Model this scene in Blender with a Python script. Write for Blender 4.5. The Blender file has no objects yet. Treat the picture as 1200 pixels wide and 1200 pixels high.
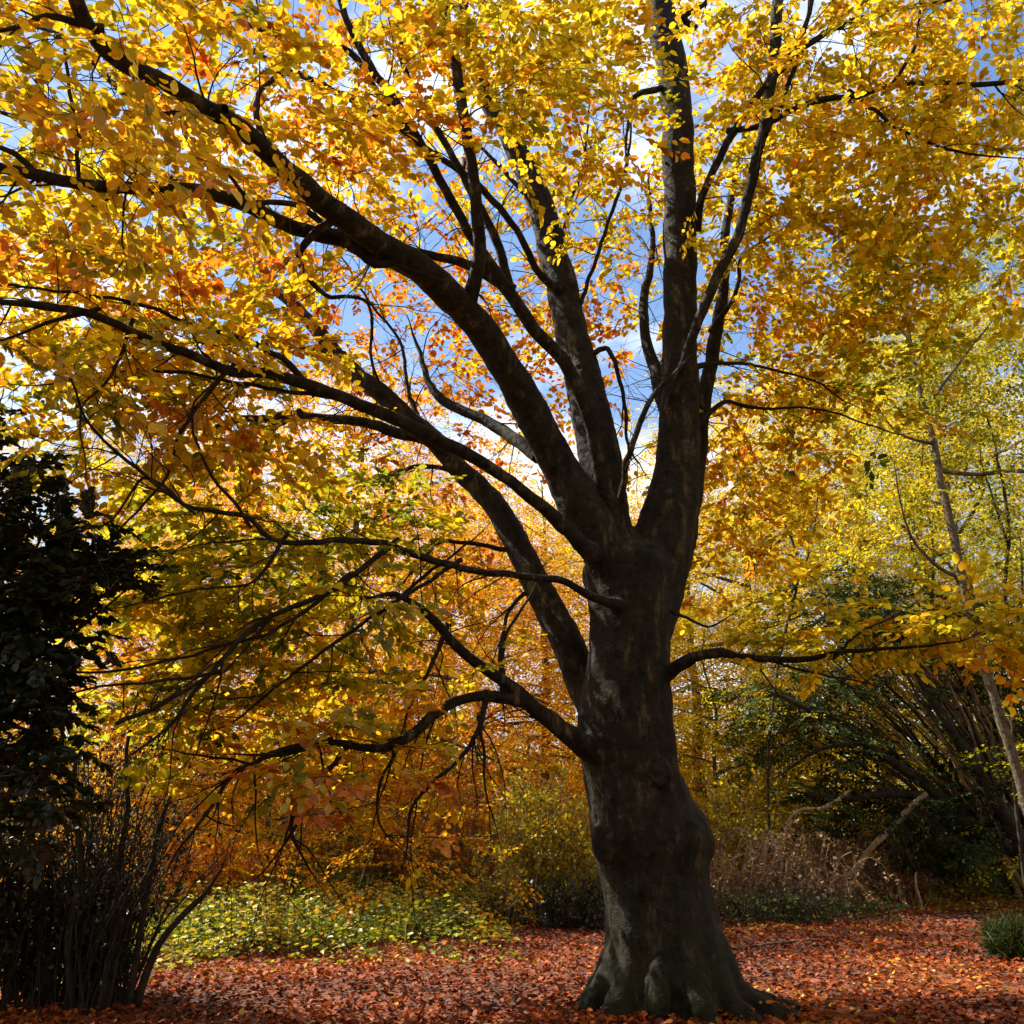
import bpy, bmesh, math, random
import numpy as np
from mathutils import Vector, kdtree, noise as mnoise

R = math.radians
C = bpy.context.scene.collection
random.seed(7)
rng = np.random.default_rng(11)

# ------------------------------------------------------------------ camera, world, sun, exposure
FPX, PITCH, EYE = 1039.0, R(20), 1.6
scn = bpy.context.scene
cd = bpy.data.cameras.new('camera')
cd.sensor_fit = 'HORIZONTAL'; cd.sensor_width = 36; cd.lens = FPX/1200*36
cd.clip_start = 0.05; cd.clip_end = 2000
cam = bpy.data.objects.new('camera', cd); C.objects.link(cam)
cam.location = (0, 0, EYE); cam.rotation_euler = (R(90)+PITCH, 0, 0)
scn.camera = cam

SUN_AZ = R(-64)      # measured from +Y (straight ahead) towards +X; negative = to the left
SUN_EL = R(50)
to_sun = Vector((math.sin(SUN_AZ)*math.cos(SUN_EL), math.cos(SUN_AZ)*math.cos(SUN_EL), math.sin(SUN_EL)))
sd = bpy.data.lights.new('sun', 'SUN'); sd.energy = 5.0; sd.angle = R(0.5); sd.color = (1.0, 0.93, 0.80)
sun = bpy.data.objects.new('sun', sd); C.objects.link(sun)
sun.rotation_euler = to_sun.to_track_quat('Z', 'Y').to_euler()

w = bpy.data.worlds.new('World'); scn.world = w; w.use_nodes = True
nt = w.node_tree; N = nt.nodes; L = nt.links
bg = N['Background']
sky = N.new('ShaderNodeTexSky'); sky.sky_type = 'NISHITA'; sky.sun_disc = False
sky.sun_elevation = SUN_EL; sky.sun_rotation = SUN_AZ % (2*math.pi)
sky.air_density = 1.0; sky.dust_density = 0.3; sky.ozone_density = 2.5
tc = N.new('ShaderNodeTexCoord'); mp = N.new('ShaderNodeMapping')
mp.inputs['Scale'].default_value = (1.6, 1.6, 3.2); mp.inputs['Location'].default_value = (0.35, 0.9, 0.2)
cl = N.new('ShaderNodeTexNoise'); cl.inputs['Scale'].default_value = 1.7; cl.inputs['Detail'].default_value = 7; cl.inputs['Roughness'].default_value = 0.58
cr = N.new('ShaderNodeValToRGB'); cr.color_ramp.elements[0].position = 0.45; cr.color_ramp.elements[1].position = 0.60
mx = N.new('ShaderNodeMixRGB'); mx.inputs[2].default_value = (6.0, 6.3, 6.9, 1)
L.new(tc.outputs['Generated'], mp.inputs[0]); L.new(mp.outputs[0], cl.inputs['Vector']); L.new(cl.outputs['Fac'], cr.inputs[0])
L.new(cr.outputs[0], mx.inputs[0]); L.new(sky.outputs[0], mx.inputs[1]); L.new(mx.outputs[0], bg.inputs['Color'])
bg.inputs['Strength'].default_value = 0.105
vs = scn.view_settings; vs.view_transform = 'Standard'; vs.look = 'None'; vs.exposure = 1.17; vs.gamma = 1; vs.use_curve_mapping = False
scn.render.engine = 'CYCLES'
cy = scn.cycles; cy.max_bounces = 6; cy.diffuse_bounces = 3; cy.glossy_bounces = 2; cy.transmission_bounces = 4; cy.transparent_max_bounces = 4

CP, SP = math.cos(PITCH), math.sin(PITCH)
def P(px, py, Y):
    a = (px-600)/FPX; b = (600-py)/FPX
    s = Y/(CP-b*SP)
    return Vector((a*s, Y, EYE+s*(SP+b*CP)))
def PS(px, py, Y):            # metres per photo pixel there
    return Y/(CP-(600-py)/FPX*SP)/FPX

# ------------------------------------------------------------------ object helpers
def link(name, me, mat=None, parent=None, kind=None):
    o = bpy.data.objects.new(name, me); C.objects.link(o)
    if mat is not None and me is not None and not me.materials: me.materials.append(mat)
    if parent is not None: o.parent = parent
    if kind: o['kind'] = kind
    return o
def thing(name, label, cat, group=None, loc=(0, 0, 0)):
    o = bpy.data.objects.new(name, None); C.objects.link(o); o.location = loc
    o['label'] = label; o['category'] = cat
    if group: o['group'] = group
    return o
def mesh_np(name, V, F, attrs=None, smooth=False):
    """V (n,3), F (m,k) all faces with k corners"""
    V = np.asarray(V, np.float32); F = np.asarray(F, np.int32)
    me = bpy.data.meshes.new(name); n, m, k = len(V), len(F), F.shape[1]
    me.vertices.add(n); me.vertices.foreach_set('co', V.ravel())
    me.loops.add(m*k); me.loops.foreach_set('vertex_index', F.ravel())
    me.polygons.add(m); me.polygons.foreach_set('loop_start', np.arange(0, m*k, k, dtype=np.int32))
    if smooth: me.polygons.foreach_set('use_smooth', np.ones(m, bool))
    for key, arr in (attrs or {}).items():
        at = me.attributes.new(key, 'FLOAT', 'POINT'); at.data.foreach_set('value', np.asarray(arr, np.float32))
    me.update(calc_edges=True); me.validate()
    return me

# ------------------------------------------------------------------ tubes
def catmull(pts, rad, step=0.12):
    pts = [np.array(p, float) for p in pts]
    out, ro = [], []
    n = len(pts)
    for i in range(n-1):
        p0 = pts[i-1] if i > 0 else 2*pts[0]-pts[1]
        p1, p2 = pts[i], pts[i+1]
        p3 = pts[i+2] if i+2 < n else 2*pts[-1]-pts[-2]
        k = max(2, int(np.linalg.norm(p2-p1)/step))
        for j in range(k):
            t = j/k
            out.append(0.5*((2*p1)+(-p0+p2)*t+(2*p0-5*p1+4*p2-p3)*t*t+(-p0+3*p1-3*p2+p3)*t**3))
            ro.append(rad[i]*(1-t)+rad[i+1]*t)
    out.append(pts[-1]); ro.append(rad[-1])
    return np.array(out), np.array(ro)
def tube_arrays(path, rad, sides, cap=True, jitter=0.0):
    n = len(path)
    T = np.gradient(path, axis=0); T /= (np.linalg.norm(T, axis=1)[:, None]+1e-9)
    ref = np.array([0.13, 0.27, 1.0]) if abs(T[0][2]) < 0.85 else np.array([1.0, 0.2, 0.1])
    u = np.cross(T[0], ref); u /= np.linalg.norm(u)
    ang = np.arange(sides)*2*math.pi/sides
    V = np.zeros((n, sides, 3))
    for i in range(n):
        u = u-T[i]*np.dot(u, T[i]); u /= (np.linalg.norm(u)+1e-9)
        v = np.cross(T[i], u)
        V[i] = path[i]+rad[i]*(np.cos(ang)[:, None]*u+np.sin(ang)[:, None]*v)
    V = V.reshape(-1, 3)
    i0 = np.arange(n-1)[:, None]*sides; j = np.arange(sides)[None, :]; jn = (j+1) % sides
    F = np.stack([i0+j, i0+jn, i0+jn+sides, i0+j+sides], -1).reshape(-1, 4)
    if cap:
        V = np.vstack([V, path[-1]+T[-1]*rad[-1]*0.8]); k = len(V)-1
        b = (n-1)*sides
        F = np.vstack([F, [[b+a, b+(a+1) % sides, k, k] for a in range(sides)]])
    return V, F
class Tubes:
    def __init__(s): s.V = []; s.F = []; s.n = 0
    def add(s, path, rad, sides=5, cap=False):
        V, F = tube_arrays(np.asarray(path), np.asarray(rad), sides, False)
        s.V.append(V); s.F.append(F+s.n); s.n += len(V)
    def mesh(s, name):
        return mesh_np(name, np.vstack(s.V), np.vstack(s.F), smooth=True)
def bark_offset(p):
    v = Vector(p)
    a = mnoise.noise(Vector((v.x*2.2, v.y*2.2, v.z*1.1)))*0.030
    b = mnoise.noise(Vector((v.x*7, v.y*7, v.z*3.5)))*0.011
    c = mnoise.noise(Vector((v.x*22, v.y*22, v.z*12)))*0.0035
    return a, b, c
def limb_mesh(name, pts, rad, sides=14, step=0.07, amp=1.0):
    if rad[-1] < .06:      # let every limb thin out into a twig
        e = (Vector(pts[-1])-Vector(pts[-2])).normalized(); L_ = min(1.1, .25+14*rad[-1])
        q = Vector(pts[-1]); sd_ = mnoise.noise_vector(q*3)*.5
        e1 = (e+sd_*.6+Vector((0, 0, .1))).normalized(); e2 = (e+sd_*1.3+Vector((0, 0, .2))).normalized()
        pts = list(pts)+[q+e1*L_*.5, q+e1*L_*.5+e2*L_*.5]; rad = list(rad)+[rad[-1]*.55, .0025]
    path, rr = catmull(pts, rad, step)
    # small wander so that no limb runs ruler straight
    for i in range(1, len(path)):
        q = Vector(path[i]*1.7)
        path[i] += np.array(mnoise.noise_vector(q))*min(0.04, rr[i]*0.45)*min(1, i/6)
        path[i] += np.array(mnoise.noise_vector(q*3.1))*(.022 if rr[i] < .05 else .012)*min(1, i/4)
    V, F = tube_arrays(path, rr, sides, False)
    n = len(path)
    for i in range(n):
        c = path[i]
        for j in range(sides):
            k = i*sides+j
            d = V[k]-c; l = np.linalg.norm(d)+1e-9
            a, b, cc = bark_offset(V[k])
            f = min(1.0, rr[i]/0.16)
            V[k] = c+d*(1+amp*(a*f*.5-.006*f+b*f+cc*f)/l) if f > 0.25 else V[k]
    tip = len(V); V = np.vstack([V, path[-1]])
    b = (n-1)*sides
    tris = [(b+a, b+(a+1) % sides, tip) for a in range(sides)]
    me = bpy.data.meshes.new(name)
    me.from_pydata([tuple(v) for v in V], [], [tuple(f) for f in F]+tris)
    me.polygons.foreach_set('use_smooth', [True]*len(me.polygons)); me.update()
    return me, path, rr

# ------------------------------------------------------------------ leaves
def leaf_template(kind):
    if kind == 'near':     # beech leaf: pointed oval, folded along the midrib and curled
        xs = [0, .18, .42, .70, .90, 1.0]; ws = [0, .26, .36, .29, .13, 0]
        V = [(0, 0, 0), (.36, 0, -.02), (.72, 0, -.05), (1, 0, -.12)]
        V += [(.16, .25, .05), (.42, .35, .07), (.70, .29, .02), (.90, .13, -.05)]
        V += [(.16, -.25, .05), (.42, -.35, .07), (.70, -.29, .02), (.90, -.13, -.05)]
        F = [(0, 1, 4), (1, 5, 4), (1, 2, 5), (2, 6, 5), (2, 3, 7), (2, 7, 6),
             (0, 8, 1), (1, 8, 9), (1, 9, 2), (2, 9, 10), (2, 11, 3), (2, 10, 11)]
    elif kind == 'mid':
        V = [(0, 0, 0), (.3, .3, .06), (.72, .27, .03), (1, 0, -.08), (.72, -.27, .03), (.3, -.3, .06)]
        F = [(0, 3, 1), (1, 3, 2), (0, 5, 3), (5, 4, 3)]
    elif kind == 'holly':
        V = [(0, 0, 0), (.25, .22, .05), (.35, .14, 0), (.6, .24, .06), (.8, .12, 0), (1, 0, .03),
             (.8, -.12, 0), (.6, -.24, .06), (.35, -.14, 0), (.25, -.22, .05)]
        F = [(0, 2, 1), (0, 8, 2), (0, 9, 8), (2, 8, 4), (2, 4, 3), (8, 6, 4), (8, 7, 6), (4, 6, 5)]
    elif kind == 'needle':
        V = [(0, -.035, 0), (1, 0, 0), (0, .035, 0)]; F = [(0, 1, 2)]
    else:                   # far
        V = [(0, 0, 0), (.5, .31, .07), (1, 0, -.04), (.5, -.31, .07)]
        F = [(0, 2, 1), (0, 3, 2)]
    return np.array(V, float), np.array(F, int)
def norm(a): return a/(np.linalg.norm(a, axis=-1, keepdims=True)+1e-9)
def leaves_mesh(name, pos, d, nrm, size, hue, kind='mid'):
    """one leaf per row: base point, growing direction, face normal, length, hue value"""
    V0, F0 = leaf_template(kind)
    d = norm(d); y = norm(np.cross(nrm, d)); z = np.cross(d, y)
    m = len(pos); k = len(V0)
    curl = (1+rng.normal(0, .9, m))[:, None, None]
    wid = rng.uniform(.85, 1.15, m)[:, None, None]
    V = (V0[None, :, 0:1]*d[:, None]+V0[None, :, 1:2]*y[:, None]*wid+V0[None, :, 2:3]*z[:, None]*curl)*size[:, None, None]+pos[:, None]
    F = (F0[None]+(np.arange(m)*k)[:, None, None]).reshape(-1, 3)
    return mesh_np(name, V.reshape(-1, 3), F, {'hue': np.repeat(hue, k), 'rnd': np.repeat(rng.random(m), k)})

def spray_templates(nleaf, nside, spread=0.55, droop=0.12, seed=1):
    """flat beech spray of unit length along +x: leaf (pos, dir) rows and twig segments"""
    outs = []
    r = np.random.default_rng(seed)
    for v in range(6):
        pos, dr, seg = [], [], []
        main = [(0, 0, 0)]
        a = 0.0
        for i in range(7):
            a += r.normal(0, .16); p = main[-1]
            main.append((p[0]+math.cos(a)/7, p[1]+math.sin(a)/7, p[2]-droop*((i+1)/7)**1.5/7*2))
        main = np.array(main); seg.append((main, .004))
        lines = [(main, 0.15)]
        for s in range(nside):
            t = .10+.75*(s+r.random()*.6)/nside; q = t*7; i = int(q); p = main[i]*(1-(q-i))+main[min(7, i+1)]*(q-i)
            sg = 1 if s % 2 else -1; ln = spread*(1-.55*t)*r.uniform(.65, 1.1); an = sg*r.uniform(.55, .95)
            sub = [p]
            for j in range(4):
                an += r.normal(0, .12)-sg*.06
                sub.append(sub[-1]+np.array((math.cos(an), math.sin(an), -droop*.6+r.normal(0, .05)))*ln/4)
            sub = np.array(sub); seg.append((sub, .0025)); lines.append((sub, .12))
        tot = sum(np.linalg.norm(l[-1]-l[0]) for l, _ in lines)
        for l, t0 in lines:
            ln = np.linalg.norm(l[-1]-l[0]); n = max(2, int(round(nleaf*ln/tot)))
            for i in range(n):
                t = t0+(1-t0)*(i+.5)/n; q = t*(len(l)-1); k = min(len(l)-2, int(q)); p = l[k]*(1-(q-k))+l[k+1]*(q-k)
                ax = l[k+1]-l[k]; ax /= np.linalg.norm(ax); sg = 1 if i % 2 else -1
                an = sg*r.uniform(.5, 1.1) if i < n-1 else 0
                dv = np.array((ax[0]*math.cos(an)-ax[1]*math.sin(an), ax[0]*math.sin(an)+ax[1]*math.cos(an), ax[2]+r.normal(-.05, .25)))
                pos.append(p); dr.append(dv)
        outs.append((np.array(pos), np.array(dr), seg))
    return outs
SPR = {'near': spray_templates(30, 6, seed=3), 'far': spray_templates(38, 8, .7, seed=5), 'dense': spray_templates(46, 8, .6, seed=9)}

class Foliage:
    """collects sprays; every spray hangs from a twig"""
    def __init__(s): s.pos = []; s.d = []; s.n = []; s.sz = []; s.h = []; s.tw = Tubes()
    def spray(s, base, dirn, size, leaf, hue, tpl='near', tilt=.25, up=None, twigs=True, keep=1.0, wild=.35):
        pos, dr, seg = random.choice(SPR[tpl])
        d = np.array(dirn, float); d /= np.linalg.norm(d)+1e-9
        upv = np.array((random.gauss(0, tilt), random.gauss(0, tilt), 1.0)) if up is None else np.array(up, float)
        y = np.cross(upv, d); y /= np.linalg.norm(y)+1e-9; z = np.cross(d, y)
        M = np.stack([d, y, z])             # rows
        if keep < 1:
            m = rng.random(len(pos)) < keep
            pos, dr = pos[m], dr[m]
        n = len(pos)
        if n:
            s.pos.append(pos@M*size+np.array(base)); s.d.append(dr@M)
            s.n.append(np.tile(z, (n, 1))+rng.normal(0, wild, (n, 3)))
            s.sz.append(leaf*rng.uniform(.5, 1.25, n)); s.h.append(np.clip(hue+rng.normal(0, .07, n), 0, 1))
        if twigs:
            for l, r0 in (seg if twigs == 2 else seg[:1]):
                s.tw.add(l@M*size+np.array(base), np.linspace(r0, .0014, len(l))*1.1, 3)
    def arrays(s):
        return [np.concatenate(a) for a in (s.pos, s.d, s.n, s.sz, s.h)]

# ------------------------------------------------------------------ materials
def new_mat(name):
    m = bpy.data.materials.new(name); m.use_nodes = True; nt = m.node_tree; nt.nodes.clear()
    out = nt.nodes.new('ShaderNodeOutputMaterial'); return m, nt, out
def ramp(nt, stops):
    r = nt.nodes.new('ShaderNodeValToRGB'); e = r.color_ramp.elements
    while len(e) < len(stops): e.new(.5)
    for el, (p, c) in zip(e, stops): el.position = p; el.color = (*c, 1)
    return r
# leaf hue scale: 0 dark green, .25 olive, .45 yellow green, .6 yellow, .75 gold, .88 orange, 1 rust
HUES = [(0, (.035, .075, .012)), (.2, (.13, .19, .018)), (.38, (.42, .40, .02)), (.54, (.80, .62, .022)), (.7, (.82, .47, .018)),
        (.85, (.78, .27, .02)), (1, (.55, .12, .018))]
def leaf_material(name, stops=HUES, trans=.55, gloss=.04, rough=.45, simple=False):
    m, nt, out = new_mat(name); nn = nt.nodes; lk = nt.links
    a = nn.new('ShaderNodeAttribute'); a.attribute_name = 'hue'
    ob = nn.new('ShaderNodeAttribute'); ob.attribute_type = 'OBJECT'; ob.attribute_name = 'hue_shift'
    r = nn.new('ShaderNodeAttribute'); r.attribute_name = 'rnd'
    ad = nn.new('ShaderNodeMath'); ad.operation = 'ADD'; ad.use_clamp = True
    lk.new(a.outputs['Fac'], ad.inputs[0]); lk.new(ob.outputs['Fac'], ad.inputs[1])
    rp = ramp(nt, stops); lk.new(ad.outputs[0], rp.inputs[0])
    hv = nn.new('ShaderNodeHueSaturation'); lk.new(rp.outputs[0], hv.inputs['Color'])
    mr = nn.new('ShaderNodeMapRange'); mr.inputs[3].default_value = .5; mr.inputs[4].default_value = 1.25
    lk.new(r.outputs['Fac'], mr.inputs[0]); lk.new(mr.outputs[0], hv.inputs['Value'])
    if simple:
        df = nn.new('ShaderNodeBsdfDiffuse'); tl = nn.new('ShaderNodeBsdfTranslucent'); mxs = nn.new('ShaderNodeMixShader'); mxs.inputs[0].default_value = trans
        lk.new(hv.outputs[0], df.inputs[0]); lk.new(hv.outputs[0], tl.inputs[0]); lk.new(df.outputs[0], mxs.inputs[1]); lk.new(tl.outputs[0], mxs.inputs[2]); lk.new(mxs.outputs[0], out.inputs[0])
        return m
    # fine blotches on the blade
    tc = nn.new('ShaderNodeTexCoord'); no = nn.new('ShaderNodeTexNoise'); no.inputs['Scale'].default_value = 45; no.inputs['Detail'].default_value = 2
    lk.new(tc.outputs['Object'], no.inputs['Vector'])
    m2 = nn.new('ShaderNodeMapRange'); m2.inputs[1].default_value = .3; m2.inputs[2].default_value = .7; m2.inputs[3].default_value = .78; m2.inputs[4].default_value = 1.1
    lk.new(no.outputs['Fac'], m2.inputs[0])
    mul = nn.new('ShaderNodeMixRGB'); mul.blend_type = 'MULTIPLY'; mul.inputs[0].default_value = 1
    lk.new(hv.outputs[0], mul.inputs[1]); lk.new(m2.outputs[0], mul.inputs[2])
    n7 = nn.new('ShaderNodeTexNoise'); n7.inputs['Scale'].default_value = 120; n7.inputs['Detail'].default_value = 1; lk.new(tc.outputs['Object'], n7.inputs['Vector'])
    r7 = ramp(nt, [(.60, (0, 0, 0)), (.68, (.8, .8, .8))]); lk.new(n7.outputs['Fac'], r7.inputs[0])
    sp = nn.new('ShaderNodeMixRGB'); sp.inputs[2].default_value = (.12, .05, .015, 1); lk.new(r7.outputs[0], sp.inputs[0]); lk.new(mul.outputs[0], sp.inputs[1]); mul = sp
    df = nn.new('ShaderNodeBsdfDiffuse'); tl = nn.new('ShaderNodeBsdfTranslucent'); gl = nn.new('ShaderNodeBsdfGlossy')
    gl.inputs['Roughness'].default_value = rough; gl.inputs['Color'].default_value = (.9, .9, .9, 1)
    lk.new(mul.outputs[0], df.inputs[0])
    gm = nn.new('ShaderNodeGamma'); gm.inputs[1].default_value = 1.0; lk.new(mul.outputs[0], gm.inputs[0])
    br = nn.new('ShaderNodeMixRGB'); br.blend_type = 'MULTIPLY'; br.inputs[0].default_value = 1; br.inputs[2].default_value = (1.18, 1.1, .7, 1)
    lk.new(gm.outputs[0], br.inputs[1]); lk.new(br.outputs[0], tl.inputs[0])
    mxs = nn.new('ShaderNodeMixShader'); mxs.inputs[0].default_value = trans
    lk.new(df.outputs[0], mxs.inputs[1]); lk.new(tl.outputs[0], mxs.inputs[2])
    m3 = nn.new('ShaderNodeMixShader'); m3.inputs[0].default_value = gloss
    lk.new(mxs.outputs[0], m3.inputs[1]); lk.new(gl.outputs[0], m3.inputs[2]); lk.new(m3.outputs[0], out.inputs[0])
    return m
def bark_material(name, base, dark, patch, moss=None, scale=1.0, bump=.9, moss_h=1.0):
    m, nt, out = new_mat(name); nn = nt.nodes; lk = nt.links
    tc = nn.new('ShaderNodeTexCoord')
    mp = nn.new('ShaderNodeMapping'); mp.inputs['Scale'].default_value = (3.5*scale, 3.5*scale, 1.1*scale); lk.new(tc.outputs['Object'], mp.inputs[0])
    n1 = nn.new('ShaderNodeTexNoise'); n1.inputs['Scale'].default_value = 2.2; n1.inputs['Detail'].default_value = 8; n1.inputs['Roughness'].default_value = .65
    lk.new(mp.outputs[0], n1.inputs['Vector'])
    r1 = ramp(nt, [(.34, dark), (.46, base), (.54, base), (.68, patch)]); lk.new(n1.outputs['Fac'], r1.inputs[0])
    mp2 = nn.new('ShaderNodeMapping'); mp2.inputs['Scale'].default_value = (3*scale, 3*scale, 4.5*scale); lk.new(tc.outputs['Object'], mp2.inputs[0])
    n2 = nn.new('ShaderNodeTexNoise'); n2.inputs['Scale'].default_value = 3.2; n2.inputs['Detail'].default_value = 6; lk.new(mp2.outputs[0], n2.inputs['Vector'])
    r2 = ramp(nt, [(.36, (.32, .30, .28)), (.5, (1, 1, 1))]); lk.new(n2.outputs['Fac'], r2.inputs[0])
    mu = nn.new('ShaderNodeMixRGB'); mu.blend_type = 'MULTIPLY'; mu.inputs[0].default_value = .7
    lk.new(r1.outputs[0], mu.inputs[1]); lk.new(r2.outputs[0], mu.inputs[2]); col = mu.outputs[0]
    vo = nn.new('ShaderNodeTexVoronoi'); vo.inputs['Scale'].default_value = 4.5*scale; vo.inputs['Randomness'].default_value = 1; dm = nn.new('ShaderNodeMixRGB'); dm.inputs[0].default_value = .12; lk.new(tc.outputs['Object'], dm.inputs[1]); lk.new(n2.outputs['Color'], dm.inputs[2]); lk.new(dm.outputs[0], vo.inputs['Vector'])
    rv = ramp(nt, [(.12, (.15, .13, .11)), (.30, (1, 1, 1))]); lk.new(vo.outputs['Distance'], rv.inputs[0])
    mv = nn.new('ShaderNodeMixRGB'); mv.blend_type = 'MULTIPLY'; mv.inputs[0].default_value = .85
    lk.new(col, mv.inputs[1]); lk.new(rv.outputs[0], mv.inputs[2]); col = mv.outputs[0]
    n5 = nn.new('ShaderNodeTexNoise'); n5.inputs['Scale'].default_value = 26*scale; n5.inputs['Detail'].default_value = 5; n5.inputs['Roughness'].default_value = .7
    mp5 = nn.new('ShaderNodeMapping'); mp5.inputs['Scale'].default_value = (1, 1, .55); lk.new(tc.outputs['Object'], mp5.inputs[0]); lk.new(mp5.outputs[0], n5.inputs['Vector'])
    r5 = ramp(nt, [(.38, (.35, .33, .30)), (.52, (1, 1, 1)), (.66, (1.0, 1.0, 1.0)), (.74, (1.0, .98, .9))]); lk.new(n5.outputs['Fac'], r5.inputs[0])
    m5 = nn.new('ShaderNodeMixRGB'); m5.blend_type = 'MULTIPLY'; m5.inputs[0].default_value = .8; lk.new(col, m5.inputs[1]); lk.new(r5.outputs[0], m5.inputs[2]); col = m5.outputs[0]
    if moss:
        sx = nn.new('ShaderNodeSeparateXYZ'); lk.new(tc.outputs['Object'], sx.inputs[0])
        mr = nn.new('ShaderNodeMapRange'); mr.inputs[1].default_value = moss_h; mr.inputs[2].default_value = 0; lk.new(sx.outputs[2], mr.inputs[0])
        n3 = nn.new('ShaderNodeTexNoise'); n3.inputs['Scale'].default_value = 5; n3.inputs['Detail'].default_value = 6; lk.new(tc.outputs['Object'], n3.inputs['Vector'])
        r3 = ramp(nt, [(.4, (0, 0, 0)), (.6, (1, 1, 1))]); lk.new(n3.outputs['Fac'], r3.inputs[0])
        ml = nn.new('ShaderNodeMath'); ml.operation = 'MULTIPLY'; lk.new(mr.outputs[0], ml.inputs[0]); lk.new(r3.outputs[0], ml.inputs[1])
        mm = nn.new('ShaderNodeMixRGB'); mm.inputs[2].default_value = (*moss, 1); lk.new(ml.outputs[0], mm.inputs[0]); lk.new(col, mm.inputs[1]); col = mm.outputs[0]
    n4 = nn.new('ShaderNodeTexNoise'); n4.inputs['Scale'].default_value = 60*scale; n4.inputs['Detail'].default_value = 4; lk.new(tc.outputs['Object'], n4.inputs['Vector'])
    ad = nn.new('ShaderNodeMath'); ad.operation = 'ADD'; lk.new(n2.outputs['Fac'], ad.inputs[0])
    m4 = nn.new('ShaderNodeMath'); m4.operation = 'MULTIPLY'; m4.inputs[1].default_value = .35; lk.new(n4.outputs['Fac'], m4.inputs[0]); lk.new(m4.outputs[0], ad.inputs[1])
    a2 = nn.new('ShaderNodeMath'); a2.operation = 'ADD'; lk.new(ad.outputs[0], a2.inputs[0]); lk.new(n1.outputs['Fac'], a2.inputs[1])
    bp = nn.new('ShaderNodeBump'); bp.inputs['Strength'].default_value = bump; bp.inputs['Distance'].default_value = .03; lk.new(a2.outputs[0], bp.inputs['Height'])
    bs = nn.new('ShaderNodeBsdfPrincipled'); bs.inputs['Roughness'].default_value = .85; bs.inputs['Specular IOR Level'].default_value = .25
    lk.new(col, bs.inputs['Base Color']); lk.new(bp.outputs[0], bs.inputs['Normal']); lk.new(bs.outputs[0], out.inputs[0])
    return m
def plain(name, c1, c2, scale=6, rough=.9):
    m, nt, out = new_mat(name); nn = nt.nodes; lk = nt.links
    tc = nn.new('ShaderNodeTexCoord'); no = nn.new('ShaderNodeTexNoise'); no.inputs['Scale'].default_value = scale; no.inputs['Detail'].default_value = 5
    lk.new(tc.outputs['Object'], no.inputs['Vector']); rp = ramp(nt, [(.35, c1), (.65, c2)]); lk.new(no.outputs['Fac'], rp.inputs[0])
    bs = nn.new('ShaderNodeBsdfPrincipled'); bs.inputs['Roughness'].default_value = rough; bs.inputs['Specular IOR Level'].default_value = .2
    bp = nn.new('ShaderNodeBump'); bp.inputs['Strength'].default_value = .4; bp.inputs['Distance'].default_value = .01
    lk.new(no.outputs['Fac'], bp.inputs['Height']); lk.new(bp.outputs[0], bs.inputs['Normal'])
    lk.new(rp.outputs[0], bs.inputs['Base Color']); lk.new(bs.outputs[0], out.inputs[0]); return m
M_LEAF = leaf_material('autumn_leaf')
M_FARLEAF = leaf_material('autumn_crown', simple=True)
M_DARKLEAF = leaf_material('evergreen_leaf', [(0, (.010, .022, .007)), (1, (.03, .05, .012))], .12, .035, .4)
M_YEW = leaf_material('yew_leaf', [(0, (.012, .03, .008)), (.6, (.05, .085, .014)), (1, (.16, .19, .03))], .25, .015, .5)
M_HERB = leaf_material('herb_leaf', [(0, (.06, .13, .010)), (.35, (.18, .29, .012)), (.7, (.46, .47, .02)), (1, (.70, .42, .02))], .45, .05)
M_LITTER = leaf_material('litter_leaf', [(0, (.05, .012, .005)), (.3, (.17, .028, .004)), (.65, (.40, .070, .005)), (.9, (.52, .14, .012)), (1, (.66, .36, .03))], .12, .02, .6)
M_DRY = leaf_material('dry_leaf', [(0, (.16, .08, .04)), (1, (.48, .30, .15))], .3, .03)
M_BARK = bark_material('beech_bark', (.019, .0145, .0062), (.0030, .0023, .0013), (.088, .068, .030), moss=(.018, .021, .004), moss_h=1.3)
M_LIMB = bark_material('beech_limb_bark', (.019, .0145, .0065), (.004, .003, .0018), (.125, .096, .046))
M_TWIG = plain('twig_bark', (.012, .009, .006), (.030, .022, .014), 8)
M_BGBARK = bark_material('far_bark', (.11, .09, .065), (.04, .033, .025), (.2, .17, .12), scale=.6)
M_PALE = bark_material('pale_bark', (.13, .10, .062), (.06, .045, .03), (.21, .17, .11), scale=1.2)
M_DEAD = plain('dead_wood', (.22, .16, .10), (.42, .33, .22), 7)
M_CANE = plain('dry_cane', (.17, .10, .055), (.36, .24, .14), 3)  # tan of dry canes; also stands for sunlight on half the yew stems
M_BRUSH = plain('brushwood', (.09, .05, .042), (.20, .125, .10), .9)
M_DARKTWIG = plain('dark_stem', (.018, .014, .010), (.045, .036, .026), 6)

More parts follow.
